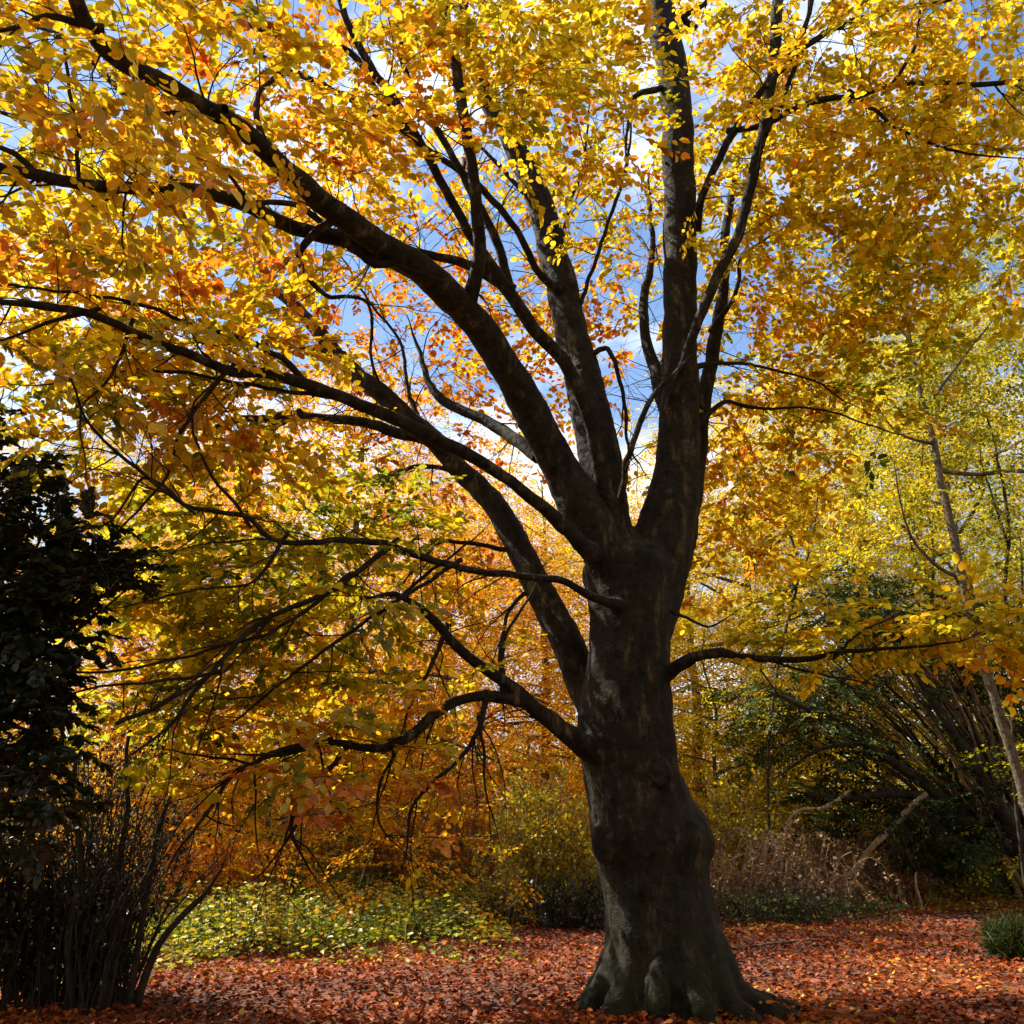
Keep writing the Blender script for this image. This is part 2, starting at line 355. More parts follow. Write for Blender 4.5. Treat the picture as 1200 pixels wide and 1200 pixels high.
# ------------------------------------------------------------------ ground
def gz(x, y):
    return .05*mnoise.noise(Vector((x*.35, y*.35, 3.1)))+.02*mnoise.noise(Vector((x*1.4, y*1.4, 8))) + max(0, (y-24))*.012 + .45*max(0, min(1, (y-18)/8))**1.5
def ground():
    xs = np.concatenate([np.linspace(-400, -22, 14), np.linspace(-20, 22, 120), np.linspace(24, 400, 14)])
    ys = np.concatenate([np.linspace(-60, 2, 10), np.linspace(3, 36, 110), np.linspace(40, 600, 16)])
    V = [(x, y, gz(x, y) if abs(x) < 30 and y < 45 else (max(0, (min(y, 80)-24))*.012+.45*max(0, min(1, (y-18)/8))**1.5)) for y in ys for x in xs]
    nx = len(xs)
    F = [(j*nx+i, j*nx+i+1, (j+1)*nx+i+1, (j+1)*nx+i) for j in range(len(ys)-1) for i in range(nx-1)]
    me = mesh_np('ground', np.array(V), np.array(F), smooth=True)
    m, nt, out = new_mat('leafy_soil'); nn = nt.nodes; lk = nt.links
    tc = nn.new('ShaderNodeTexCoord')
    vo = nn.new('ShaderNodeTexVoronoi'); vo.inputs['Scale'].default_value = 14; lk.new(tc.outputs['Object'], vo.inputs['Vector'])
    rp = ramp(nt, [(0, (.07, .022, .012)), (.35, (.16, .045, .015)), (.7, (.26, .08, .02)), (1, (.12, .05, .02))]); lk.new(vo.outputs['Color'], rp.inputs[0])
    no = nn.new('ShaderNodeTexNoise'); no.inputs['Scale'].default_value = .8; no.inputs['Detail'].default_value = 6; lk.new(tc.outputs['Object'], no.inputs['Vector'])
    r2 = ramp(nt, [(.4, (.35, .33, .3)), (.65, (1, 1, 1))]); lk.new(no.outputs['Fac'], r2.inputs[0])
    mu = nn.new('ShaderNodeMixRGB'); mu.blend_type = 'MULTIPLY'; mu.inputs[0].default_value = 1; lk.new(rp.outputs[0], mu.inputs[1]); lk.new(r2.outputs[0], mu.inputs[2])
    bs = nn.new('ShaderNodeBsdfPrincipled'); bs.inputs['Roughness'].default_value = .95; lk.new(mu.outputs[0], bs.inputs['Base Color'])
    bp = nn.new('ShaderNodeBump'); bp.inputs['Strength'].default_value = .9; bp.inputs['Distance'].default_value = .04
    lk.new(vo.outputs['Distance'], bp.inputs['Height']); lk.new(bp.outputs[0], bs.inputs['Normal']); lk.new(bs.outputs[0], out.inputs[0])
    return link('ground', me, m, kind='structure')
GROUND = ground()

def litter():
    n = 135000
    y = 5.5+(31-5.5)*rng.random(n)**1.35
    hw = 3.5+y*.66
    x = rng.uniform(-1, 1, n)*hw+.3
    # keep the green patch on the left thinner
    patch = np.array([mnoise.noise(Vector((a*.5, b*.5, 1.7))) for a, b in zip(x, y)])
    z = np.array([gz(a, b) for a, b in zip(x, y)])+rng.uniform(.004, .055, n)
    ang = rng.uniform(0, 2*math.pi, n); dv = np.stack([np.cos(ang), np.sin(ang), rng.normal(0, .38, n)], 1)
    nv = np.stack([rng.normal(0, .55, n), rng.normal(0, .55, n), np.ones(n)], 1)
    sz = rng.uniform(.045, .085, n)*(1+.012*np.clip(y-9, 0, 30))
    hue = np.clip(.5+patch*.5+rng.normal(0, .22, n), 0, 1)
    near = np.argsort(y+np.abs(x)*.2+(y < 8.9)*100)[:300]
    mask = np.ones(n, bool); mask[near] = False
    a = np.stack([x, y, z], 1)
    me = leaves_mesh('leaf_litter', a[mask], dv[mask], nv[mask], sz[mask], hue[mask], 'mid')
    o = link('leaf_litter', me, M_LITTER, kind='stuff'); o['label'] = 'carpet of fallen rust red leaves covering the ground'; o['category'] = 'fallen leaves'
    protos = []
    for k in range(8):
        v = leaves_mesh('fallen_leaf', np.zeros((1, 3)), np.array([[1., 0, 0]]), np.array([[0, 0, 1.]]), np.array([1.]), np.array([.25+.08*k]), 'near')
        v.materials.append(M_LITTER); protos.append(v)
    for i in near:
        f = link('fallen_leaf', random.choice(protos), None, GROUND)
        f.location = a[i]+np.array((0, 0, .02)); f.scale = (sz[i]*1.05,)*3
        f.rotation_euler = (random.gauss(0, .45), random.gauss(0, .4), random.uniform(0, 6.28))
litter()

# ------------------------------------------------------------------ the great beech
beech = thing('beech_tree', 'great old beech with thick dark trunk and spreading limbs under golden leaves', 'tree', loc=(0, 0, 0))
YT = 9.9
def px_path(rows):
    """rows (px, py, Y, width in px) -> points and radii in metres"""
    return [P(a, b, c) for a, b, c, d in rows], [d*.45*PS(a, b, c) for a, b, c, d in rows]
LIMBS = {
 # name: (rows, sides)
 'A': [(728, 700, 9.8, 60), (706, 640, 9.7, 66), (680, 590, 9.6, 56), (655, 545, 9.5, 48), (620, 480, 9.2, 45), (588, 425, 8.9, 42), (558, 378, 8.6, 42), (520, 338, 8.2, 40), (470, 300, 7.8, 35), (425, 272, 7.3, 33), (380, 240, 6.9, 31), (335, 202, 6.4, 28), (285, 155, 6.0, 26), (215, 110, 5.5, 22), (150, 75, 5.1, 23), (105, 30, 4.8, 21), (80, -40, 4.5, 19), (60, -120, 4.3, 15)],
 'B': [(735, 690, 9.9, 60), (716, 620, 9.9, 54), (705, 545, 10.0, 54), (692, 480, 10.1, 50), (675, 410, 10.3, 46), (660, 350, 10.4, 42), (645, 280, 10.5, 38), (625, 215, 10.5, 34), (598, 160, 10.4, 29), (575, 120, 10.3, 25), (555, 70, 10.2, 20), (540, 0, 10.1, 16), (535, -80, 10, 11)],
 'C': [(768, 700, 10.0, 70), (774, 645, 10.0, 84), (787, 590, 10.0, 72), (793, 540, 9.95, 58), (797, 470, 9.9, 50), (797, 400, 9.9, 46), (797, 320, 9.8, 44), (798, 240, 9.8, 42), (795, 170, 9.7, 42), (790, 100, 9.7, 42), (780, 40, 9.6, 40), (772, -20, 9.6, 38), (760, -120, 9.5, 34), (750, -240, 9.4, 24), (740, -380, 9.3, 12)],
 'D': [(790, 660, 10.3, 44), (808, 590, 10.3, 34), (818, 520, 10.4, 24), (827, 450, 10.5, 19), (838, 395, 10.6, 17), (847, 340, 10.6, 15), (850, 280, 10.7, 12), (860, 210, 10.8, 9), (880, 130, 10.9, 6)],
 'E': [(783, 480, 9.75, 10), (800, 425, 9.45, 12), (815, 385, 9.3, 13), (835, 335, 9.2, 14), (858, 290, 9.1, 15), (875, 240, 9.0, 15), (885, 190, 8.9, 15), (898, 130, 8.8, 14), (908, 70, 8.7, 15), (912, 10, 8.6, 15), (914, -60, 8.5, 13), (920, -160, 8.4, 9)],
 'F': [(705, 850, 10.1, 46), (683, 800, 10.3, 44), (662, 745, 10.4, 42), (632, 690, 10.6, 38), (600, 625, 10.8, 35), (565, 575, 10.9, 31), (530, 540, 11.0, 28), (495, 505, 11.1, 26), (460, 473, 11.1, 26), (425, 447, 11.1, 25), (395, 415, 11.2, 21), (372, 388, 11.2, 20), (342, 355, 11.3, 15), (315, 335, 11.4, 9)],
 'G': [(698, 655, 9.4, 26), (672, 628, 9.2, 19), (638, 596, 9.0, 17), (595, 563, 8.7, 16), (550, 534, 8.4, 17), (500, 508, 8.1, 19), (455, 487, 7.9, 18), (410, 468, 7.7, 17), (370, 453, 7.5, 16), (320, 437, 7.2, 14), (265, 432, 6.9, 13), (215, 412, 6.6, 12), (160, 390, 6.2, 11), (100, 366, 5.9, 11), (40, 358, 5.6, 9), (-40, 350, 5.3, 7), (-140, 360, 5, 4)],
 'H': [(735, 712, 9.6, 18), (700, 702, 9.25, 13), (660, 682, 9.0, 10), (610, 675, 8.8, 9), (550, 668, 8.5, 9), (500, 655, 8.2, 10), (455, 638, 8.0, 9), (400, 632, 7.7, 8), (330, 636, 7.3, 7), (285, 605, 7.0, 7), (215, 592, 6.6, 5), (160, 548, 6.3, 5), (110, 505, 6.0, 4), (80, 440, 5.8, 3)],
 'I': [(712, 890, 9.8, 44), (680, 872, 9.5, 30), (655, 850, 9.3, 25), (628, 832, 9.2, 21), (600, 805, 9.1, 18), (570, 782, 9.0, 14), (535, 755, 8.9, 14), (505, 725, 8.8, 12), (480, 706, 8.7, 9), (462, 696, 8.6, 8), (440, 700, 8.5, 4)],
 'J': [(760, 805, 9.8, 26), (788, 785, 9.6, 16), (812, 772, 9.5, 14), (845, 766, 9.4, 14), (862, 771, 9.4, 11), (900, 773, 9.3, 9), (945, 771, 9.2, 8), (985, 764, 9.0, 6), (1040, 760, 8.8, 5), (1110, 755, 8.6, 3)],
}
STUB = {'A': 4, 'B': 4, 'C': 4, 'D': 2, 'F': 2, 'G': 1, 'H': 1, 'I': 2, 'J': 1}
BRANCHES = {   # second order, parent limb first
 'A': [
   [(500, 325, 8.1, 30), (440, 292, 7.8, 25), (380, 275, 7.4, 22), (325, 258, 7.0, 20), (280, 238, 6.6, 19), (225, 224, 6.2, 18), (150, 221, 5.8, 17), (80, 211, 5.4, 17), (0, 196, 5.0, 16), (-80, 190, 4.7, 13), (-200, 200, 4.3, 8)],
   [(548, 372, 8.5, 26), (556, 330, 8.3, 20), (560, 280, 8.1, 17), (555, 215, 7.9, 15), (545, 150, 7.7, 15), (537, 90, 7.5, 14), (525, 30, 7.3, 12), (512, -50, 7.1, 10), (500, -140, 7, 6)],
   [(250, 128, 5.7, 14), (170, 130, 5.9, 9), (95, 60, 6.0, 7), (40, 30, 6.2, 5), (-20, 25, 6.3, 3)],
   [(625, 530, 9.6, 22), (595, 508, 9.9, 18), (560, 488, 10.2, 15), (520, 470, 10.4, 13), (500, 445, 10.5, 9), (492, 415, 10.6, 6)],
   [(395, 252, 7.0, 14), (350, 300, 7.2, 9), (380, 345, 7.6, 6), (432, 355, 7.9, 4), (435, 420, 8.1, 4), (455, 470, 8.2, 3)],
   [(320, 185, 6.3, 12), (300, 120, 6.5, 7), (340, 60, 6.8, 7), (260, 10, 6.7, 5)],
   [(470, 303, 7.8, 16), (430, 305, 7.6, 11), (355, 245, 7.4, 8), (300, 235, 7.2, 7), (275, 212, 7.0, 5)],
   [(225, 224, 6.2, 9), (155, 185, 6.0, 8), (92, 160, 5.8, 7), (40, 142, 5.6, 6), (-30, 120, 5.4, 4)],
   [(92, 205, 5.5, 6), (90, 155, 5.4, 5), (82, 100, 5.3, 5), (74, 40, 5.2, 4), (60, -20, 5.1, 3)],
   [(105, 30, 4.8, 12), (55, 20, 4.7, 8), (0, 40, 4.6, 5), (-60, 35, 4.5, 3)],
   [(40, 204, 5.2, 10), (20, 180, 5.1, 8), (-30, 160, 5.0, 5)],
 ],
 'B': [
   [(716, 600, 9.7, 26), (703, 545, 9.5, 22), (688, 480, 9.3, 20), (664, 430, 9.1, 19), (628, 385, 8.9, 19), (592, 335, 8.7, 18), (560, 290, 8.5, 14), (530, 235, 8.3, 12), (498, 180, 8.1, 12), (470, 130, 7.9, 12), (440, 85, 7.7, 11), (415, 40, 7.5, 10), (395, -10, 7.3, 9), (370, -80, 7.1, 6)],
   [(592, 335, 8.7, 16), (540, 308, 8.6, 13), (490, 295, 8.5, 10), (440, 272, 8.4, 7), (360, 240, 8.2, 4)],
   [(600, 345, 8.8, 14), (583, 285, 8.7, 12), (548, 215, 8.5, 10), (510, 150, 8.3, 9), (480, 95, 8.1, 8), (468, 40, 7.9, 7), (465, -30, 7.7, 5)],
   [(655, 340, 10.2, 14), (632, 320, 9.9, 10), (605, 270, 9.6, 9), (560, 215, 9.3, 9), (500, 175, 9.0, 8), (430, 130, 8.6, 7), (380, 100, 8.3, 8), (320, 75, 8.0, 7), (250, 20, 7.6, 5)],
   [(498, 180, 8.1, 10), (450, 120, 7.8, 9), (410, 60, 7.6, 9), (350, 50, 7.4, 8), (270, 0, 7.1, 5)],
   [(680, 356, 10.3, 6), (700, 300, 10.2, 5), (720, 240, 10.1, 5), (735, 190, 10, 4), (740, 120, 10, 2)],
   [(655, 300, 10.4, 7), (668, 240, 10.3, 5), (684, 188, 10.3, 4), (690, 120, 10.2, 2)],
   [(690, 420, 10.2, 9), (708, 408, 10.1, 7), (722, 430, 10.0, 6), (733, 480, 10.0, 5), (735, 520, 10.0, 4), (750, 545, 9.9, 2)],
   [(640, 260, 10.4, 8), (600, 210, 10.2, 6), (560, 170, 10, 4), (520, 150, 9.9, 2)],
 ],
 'C': [
   [(722, 600, 9.75, 14), (731, 570, 9.6, 9), (733, 545, 9.5, 8), (748, 505, 9.4, 8), (765, 465, 9.4, 7), (790, 440, 9.4, 6)],
   [(818, 262, 9.8, 12), (822, 235, 9.6, 10), (840, 192, 9.4, 10), (860, 155, 9.2, 10), (890, 110, 9.0, 9), (920, 76, 8.8, 9), (950, 50, 8.6, 8), (1015, 18, 8.4, 7), (1110, 0, 8.1, 5), (1200, -30, 7.8, 3)],
   [(862, 152, 9.2, 9), (890, 147, 9.0, 8), (950, 121, 8.8, 8), (1005, 112, 8.6, 7), (1045, 100, 8.5, 8), (1100, 97, 8.3, 7), (1150, 98, 8.1, 7), (1210, 92, 7.9, 6), (1320, 85, 7.6, 3)],
   [(1003, 112, 8.6, 6), (1030, 132, 8.6, 5), (1055, 152, 8.6, 4), (1110, 175, 8.6, 4), (1180, 185, 8.5, 2)],
   [(1045, 100, 8.5, 6), (1062, 75, 8.4, 5), (1075, 45, 8.4, 4), (1078, 10, 8.3, 3)],
   [(768, 105, 9.6, 9), (745, 112, 9.5, 7), (735, 150, 9.4, 4), (735, 180, 9.4, 3)],
   [(812, 30, 9.6, 9), (800, 20, 9.5, 9), (830, 0, 9.4, 5), (850, -60, 9.3, 3)],
   [(786, 500, 10.2, 22), (770, 440, 10.5, 19), (757, 400, 10.7, 15), (756, 350, 10.9, 12), (765, 290, 11.1, 8), (760, 220, 11.2, 4)],
   [(815, 500, 9.9, 9), (850, 470, 9.9, 6), (880, 478, 9.9, 4), (960, 480, 9.8, 3), (1040, 505, 9.7, 2)],
   [(818, 430, 9.9, 9), (850, 425, 9.9, 5), (890, 430, 9.9, 4), (950, 445, 9.9, 3), (990, 470, 9.9, 2)],
 ],
 'D': [
   [(838, 380, 10.5, 8), (862, 345, 10.4, 6), (870, 300, 10.3, 5), (900, 280, 10.2, 3)],
 ],
 'E': [
   [(905, 95, 8.7, 9), (925, 60, 8.6, 7), (945, 25, 8.5, 6), (960, -30, 8.4, 4)],
   [(900, 150, 8.8, 8), (935, 70, 8.9, 6), (950, 0, 9, 4)],
 ],
 'F': [
   [(535, 548, 11.0, 20), (500, 517, 10.8, 18), (465, 508, 10.6, 15), (430, 496, 10.3, 14), (380, 490, 10.0, 13), (340, 487, 9.8, 12), (310, 490, 9.6, 11), (270, 494, 9.4, 8), (235, 512, 9.2, 5)],
   [(345, 487, 9.8, 10), (320, 505, 9.6, 7), (300, 540, 9.5, 5), (290, 575, 9.4, 3)],
   [(395, 415, 11.2, 14), (360, 408, 11.3, 8), (330, 415, 11.4, 5), (290, 400, 11.4, 3)],
   [(495, 505, 11.1, 12), (478, 455, 11.2, 5), (468, 400, 11.3, 4), (430, 350, 11.4, 3), (400, 300, 11.4, 2)],
   [(605, 645, 10.8, 8), (570, 640, 10.7, 6), (520, 635, 10.6, 5), (490, 660, 10.5, 4), (470, 690, 10.4, 2)],
   [(545, 558, 10.9, 7), (500, 545, 10.8, 6), (450, 560, 10.7, 5), (400, 580, 10.6, 3)],
   [(620, 690, 10.6, 6), (595, 720, 10.5, 5), (585, 770, 10.4, 4), (590, 830, 10.3, 2)],
 ],
 'G': [
   [(360, 452, 7.5, 11), (330, 420, 7.3, 8), (280, 395, 7.1, 7), (220, 380, 6.8, 6), (160, 355, 6.5, 5), (60, 340, 6.2, 4), (0, 335, 6.0, 3)],
   [(400, 465, 7.7, 8), (350, 460, 7.5, 6), (270, 448, 7.2, 5), (200, 436, 6.9, 5), (130, 435, 6.6, 4), (70, 450, 6.4, 3)],
   [(270, 432, 6.9, 6), (215, 500, 6.8, 5), (195, 560, 6.8, 4), (150, 610, 6.8, 3)],
   [(100, 366, 5.9, 7), (50, 380, 5.8, 5), (0, 400, 5.7, 3)],
   [(150, 388, 6.2, 6), (130, 440, 6.2, 4), (95, 480, 6.1, 3), (100, 540, 6.1, 2)],
 ],
 'H': [
   [(457, 640, 8.0, 8), (410, 678, 7.8, 7), (370, 700, 7.6, 7), (320, 722, 7.4, 7), (280, 752, 7.2, 7), (240, 795, 7.0, 6), (200, 850, 6.8, 5), (155, 885, 6.6, 3)],
   [(530, 663, 8.4, 7), (490, 690, 8.3, 5), (440, 720, 8.2, 5), (390, 755, 8.1, 5), (330, 800, 8.0, 4), (280, 840, 7.9, 3)],
   [(400, 680, 7.8, 5), (330, 735, 7.5, 5), (250, 760, 7.2, 4), (150, 785, 6.9, 4), (60, 790, 6.7, 3)],
   [(330, 636, 7.3, 6), (300, 680, 7.1, 4), (240, 690, 6.9, 3), (150, 710, 6.7, 2)],
   [(285, 605, 7.0, 5), (240, 540, 6.9, 4), (225, 480, 6.8, 3), (260, 440, 6.7, 2)],
   [(215, 592, 6.6, 4), (170, 560, 6.5, 4), (130, 610, 6.5, 3), (85, 625, 6.4, 2)],
   [(240, 790, 7.0, 5), (170, 800, 6.9, 4), (90, 810, 6.8, 3), (20, 850, 6.7, 2)],
   [(150, 842, 6.7, 6), (190, 825, 6.8, 6), (235, 797, 6.95, 5)],
 ],
 'I': [
   [(615, 822, 9.15, 20), (590, 818, 9.1, 16), (560, 815, 9.0, 14), (530, 823, 8.9, 14), (505, 840, 8.8, 14), (483, 860, 8.7, 14), (455, 874, 8.6, 12), (420, 876, 8.5, 10), (375, 870, 8.4, 9), (330, 880, 8.3, 7), (295, 895, 8.2, 6), (270, 915, 8.1, 6), (240, 955, 8.0, 5), (212, 990, 7.9, 4), (190, 1030, 7.8, 2)],
   [(405, 878, 8.5, 8), (385, 903, 8.4, 6), (352, 930, 8.3, 6), (341, 960, 8.3, 6), (343, 982, 8.3, 5), (352, 1000, 8.3, 4), (366, 1022, 8.3, 2)],
   [(568, 820, 9.0, 9), (562, 850, 8.9, 6), (545, 880, 8.9, 6), (510, 915, 8.8, 5), (484, 945, 8.8, 5), (478, 985, 8.8, 3)],
   [(562, 850, 8.9, 5), (567, 885, 8.9, 4), (568, 920, 8.9, 3), (578, 960, 8.9, 2)],
   [(342, 975, 8.3, 5), (325, 1000, 8.3, 3), (310, 1020, 8.3, 2)],
   [(480, 862, 8.7, 6), (455, 895, 8.6, 4), (443, 930, 8.6, 4), (445, 970, 8.6, 3), (465, 990, 8.6, 2)],
   [(520, 743, 8.85, 7), (500, 790, 8.8, 5), (478, 830, 8.8, 4), (470, 860, 8.7, 2)],
   [(298, 893, 8.2, 4), (299, 920, 8.2, 3), (300, 975, 8.2, 2)],
   [(292, 895, 8.2, 4), (230, 885, 8.1, 3), (200, 880, 8.0, 2)],
   [(590, 800, 9.1, 6), (592, 750, 9.1, 5), (620, 700, 9.2, 3)],
   [(375, 870, 8.4, 6), (330, 885, 8.3, 6), (290, 885, 8.2, 3)],
   [(470, 700, 8.6, 6), (500, 672, 8.5, 5), (545, 640, 8.4, 3)],
 ],
 'J': [
   [(785, 715, 9.7, 6), (805, 725, 9.6, 4), (830, 735, 9.6, 3), (845, 728, 9.6, 2)],
   [(985, 764, 9.0, 4), (1010, 740, 8.9, 3), (1060, 720, 8.8, 2)],
   [(900, 773, 9.3, 4), (960, 790, 9.2, 3), (1010, 800, 9.1, 2)],
 ],
}
NODES = []      # (point, radius) on the wood of the beech, to hang twigs from

def build_beech():
    # trunk: contour measured down the picture, swollen and fluted, united with the roots of the limbs
    rows = [(1206, 698, 872), (1188, 700, 866), (1165, 703, 860), (1140, 706, 853), (1112, 709, 847), (1083, 709, 842), (1050, 707, 834), (1025, 704, 829), (1000, 696, 832), (981, 691, 834),
            (962, 689, 828), (937, 688, 811), (900, 681, 796), (870, 676, 793), (840, 676, 789), (798, 684, 785), (755, 692, 785), (725, 693, 788), (696, 688, 788), (667, 682, 793), (652, 688, 786), (642, 702, 774), (634, 722, 758)]
    ns = 48; V = []; F = []
    for i, (py, xl, xr) in enumerate(rows):
        c = P((xl+xr)/2, py, YT); r = (xr-xl)/2*PS(780, py, YT)
        z = c.z
        low = max(0, min(1, (1.3-z)/1.3))
        for j in range(ns):
            th = 2*math.pi*j/ns
            lobe = 1+.17*low**2*math.sin(th*5+.9)+.06*low*math.sin(th*11+2)+.025*math.sin(th*3+z*1.3)
            if abs(math.sin(th)) < .5: lobe = 1+(lobe-1)*.4
            rr = r*lobe
            V.append((c.x+math.cos(th)*rr, c.y+math.sin(th)*rr*.93, z))
    # sink a skirt below ground
    base = [(v[0]*1.0, v[1], -.35) for v in V[:ns]]
    cx = sum(v[0] for v in base)/ns; cy_ = sum(v[1] for v in base)/ns
    base = [(cx+(v[0]-cx)*1.12, cy_+(v[1]-cy_)*1.12, v[2]) for v in base]
    V = base+V
    nr = len(rows)+1
    F = [(i*ns+j, i*ns+(j+1) % ns, (i+1)*ns+(j+1) % ns, (i+1)*ns+j) for i in range(nr-1) for j in range(ns)]
    F.append(tuple(range(ns-1, -1, -1))); F.append(tuple((nr-1)*ns+j for j in range(ns)))
    bm = bmesh.new()
    vs_ = [bm.verts.new(v) for v in V]
    for f in F: bm.faces.new([vs_[k] for k in f])
    # root arms running out over the ground
    roots = [(-2.95, .85, .15), (-2.45, .75, .15), (-1.85, .62, .13), (-1.3, .7, .16), (-.85, .9, .15), (-.45, 1.1, .17), (-.1, 1.15, .14), (.5, .9, .2), (1.6, .8, .2), (2.7, .8, .18)]
    bx = P(785, 1190, YT)
    for a, l, r in roots:
        p = [np.array((bx.x+math.cos(a)*d, YT+math.sin(a)*d*.93, h)) for d, h in ((.38, .75), (.56, .34), (.72, .12), (l+.1, -.05), (l+.45, -.22))]
        pp, rr = catmull(p, [r*.9, r*.95, r*.85, r*.6, r*.3], .06)
        v, f = tube_arrays(pp, rr, 12, False)
        q = [bm.verts.new(x) for x in v]
        for k in f: bm.faces.new([q[t] for t in k])
        bm.faces.new([q[t] for t in range(11, -1, -1)]); bm.faces.new(q[-12:])
    for key, k in STUB.items():
        rw = LIMBS[key][:k+2]
        pts, rad = px_path(rw)
        if key in 'ABCDF':
            # start deeper in the trunk
            pts = [P(*( [745, 790, YT] if key != 'F' else [735, 905, YT]))]+pts; rad = [rad[0]*.8]+rad
        pp, rr = catmull(pts, rad, .06)
        n = len(pp)
        # narrower towards the end so that the limb mesh takes over
        fade = np.clip((n-1-np.arange(n))/6, 0, 1); rr = rr*(.86+.14*fade)
        v, f = tube_arrays(pp, rr, 20, False)
        q = [bm.verts.new(x) for x in v]
        for t in f: bm.faces.new([q[s] for s in t])
        bm.faces.new([q[t] for t in range(19, -1, -1)]); bm.faces.new(q[-20:])
    # burls and swellings
    for (px, py, dy, r, sx) in [(820, 985, -.1, .17, .8), (704, 985, -.28, .14, .9), (765, 908, -.50, .11, 1), (712, 945, -.38, .10, 1), (772, 705, .1, .26, 1),
                                (745, 1035, -.5, .07, 1), (730, 870, -.42, .10, 1)]:
        c = P(px, py, YT); m = bmesh.ops.create_icosphere(bm, subdivisions=3, radius=r)
        for v in m['verts']: v.co = Vector((v.co.x*sx, v.co.y, v.co.z*1.5))+Vector((c.x, YT+dy, c.z))
    bm.normal_update()
    me = bpy.data.meshes.new('tmp'); bm.to_mesh(me); bm.free()
    tmp = bpy.data.objects.new('tmp', me); C.objects.link(tmp)
    md = tmp.modifiers.new('r', 'REMESH'); md.mode = 'VOXEL'; md.voxel_size = .028
    sm = tmp.modifiers.new('s', 'SMOOTH'); sm.factor = .5; sm.iterations = 6
    dg = bpy.context.evaluated_depsgraph_get()
    tm = bpy.data.meshes.new_from_object(tmp.evaluated_get(dg))
    bpy.data.objects.remove(tmp)
    tm.name = 'trunk'
    n = len(tm.vertices); co = np.zeros(n*3); tm.vertices.foreach_get('co', co); co = co.reshape(-1, 3)
    no = np.zeros(n*3); tm.vertices.foreach_get('normal', no); no = no.reshape(-1, 3)
    for i in range(n):
        p = Vector(co[i])
        a, b, c = bark_offset(p)
        fl = mnoise.noise(Vector((p.x*6.5, p.y*6.5, p.z*.9)))*.028*(1 if p.z < 4 else .4)        # long vertical fluting
        wr = mnoise.noise(Vector((p.x*2, p.y*2, p.z*14)))*.007
        co[i] += no[i]*(a+b*1.3+c*1.6+fl+wr)
    tm.vertices.foreach_set('co', co.ravel()); tm.polygons.foreach_set('use_smooth', np.ones(len(tm.polygons), bool)); tm.update()
    tm.materials.clear()
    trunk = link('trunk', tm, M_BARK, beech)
    # bark scars and knots: sunken eyes with raised rims
    for (px, py, r) in [(698, 672, .05), (722, 700, .035), (712, 757, .045), (728, 756, .03), (748, 716, .04), (716, 842, .04), (737, 848, .03), (768, 908, .085), (713, 975, .07),
                        (739, 1036, .04), (796, 1030, .035), (758, 1000, .03), (746, 1095, .04), (779, 1083, .03), (722, 905, .04), (752, 970, .03), (770, 1060, .03)]:
        o = Vector((0, 0, EYE)); d = (P(px, py, 10)-o).normalized()
        hit, loc, nr_, _ = trunk.ray_cast(o, d)
        if not hit: continue
        bm = bmesh.new(); k = 14
        rings = [(1.5, -.25), (1.1, .10), (.75, .17), (.45, .05), (.2, -.05)]
        vr = []
        for (q, h) in rings:
            vr.append([bm.verts.new((math.cos(2*math.pi*j/k)*q*r*(1+.2*math.sin(j*2.3)), math.sin(2*math.pi*j/k)*q*r*.8*(1+.15*math.sin(j*1.7+px)), h*r)) for j in range(k)])
        for a, b in zip(vr, vr[1:]):
            for j in range(k): bm.faces.new((a[j], a[(j+1) % k], b[(j+1) % k], b[j]))
        bm.faces.new(vr[-1])
        for f in bm.faces: f.smooth = True
        km = bpy.data.meshes.new('knot'); bm.to_mesh(km); bm.free()
        kn = link('knot', km, M_DARKTWIG, trunk)
        kn.rotation_mode = 'QUATERNION'; kn.rotation_quaternion = nr_.to_track_quat('Z', 'Y'); kn.location = loc
    for key, rw in LIMBS.items():
        k = max(0, STUB.get(key, 0)-1) if key in 'ABCDF' else 0
        pts, rad = px_path(rw[k:])
        me, path, rr = limb_mesh('limb', pts, rad, 18 if rad[0] > .1 else 10)
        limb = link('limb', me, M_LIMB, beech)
        for p, r in list(zip(path, rr))[len(path)//5::2]: NODES.append((p, r))
        for br in BRANCHES.get(key, []):
            pts, rad = px_path(br); e = pts[0]-pts[1]; pts = [pts[0]+e.normalized()*min(.12, .35*e.length)]+pts; rad = [rad[0]]+rad
            me, path, rr = limb_mesh('branch', pts, rad, 12 if rad[0] > .05 else 7)
            link('branch', me, M_LIMB if rad[0] > .045 else M_TWIG, limb)
            for p, r in list(zip(path, rr))[2::2]: NODES.append((p, r))
build_beech()

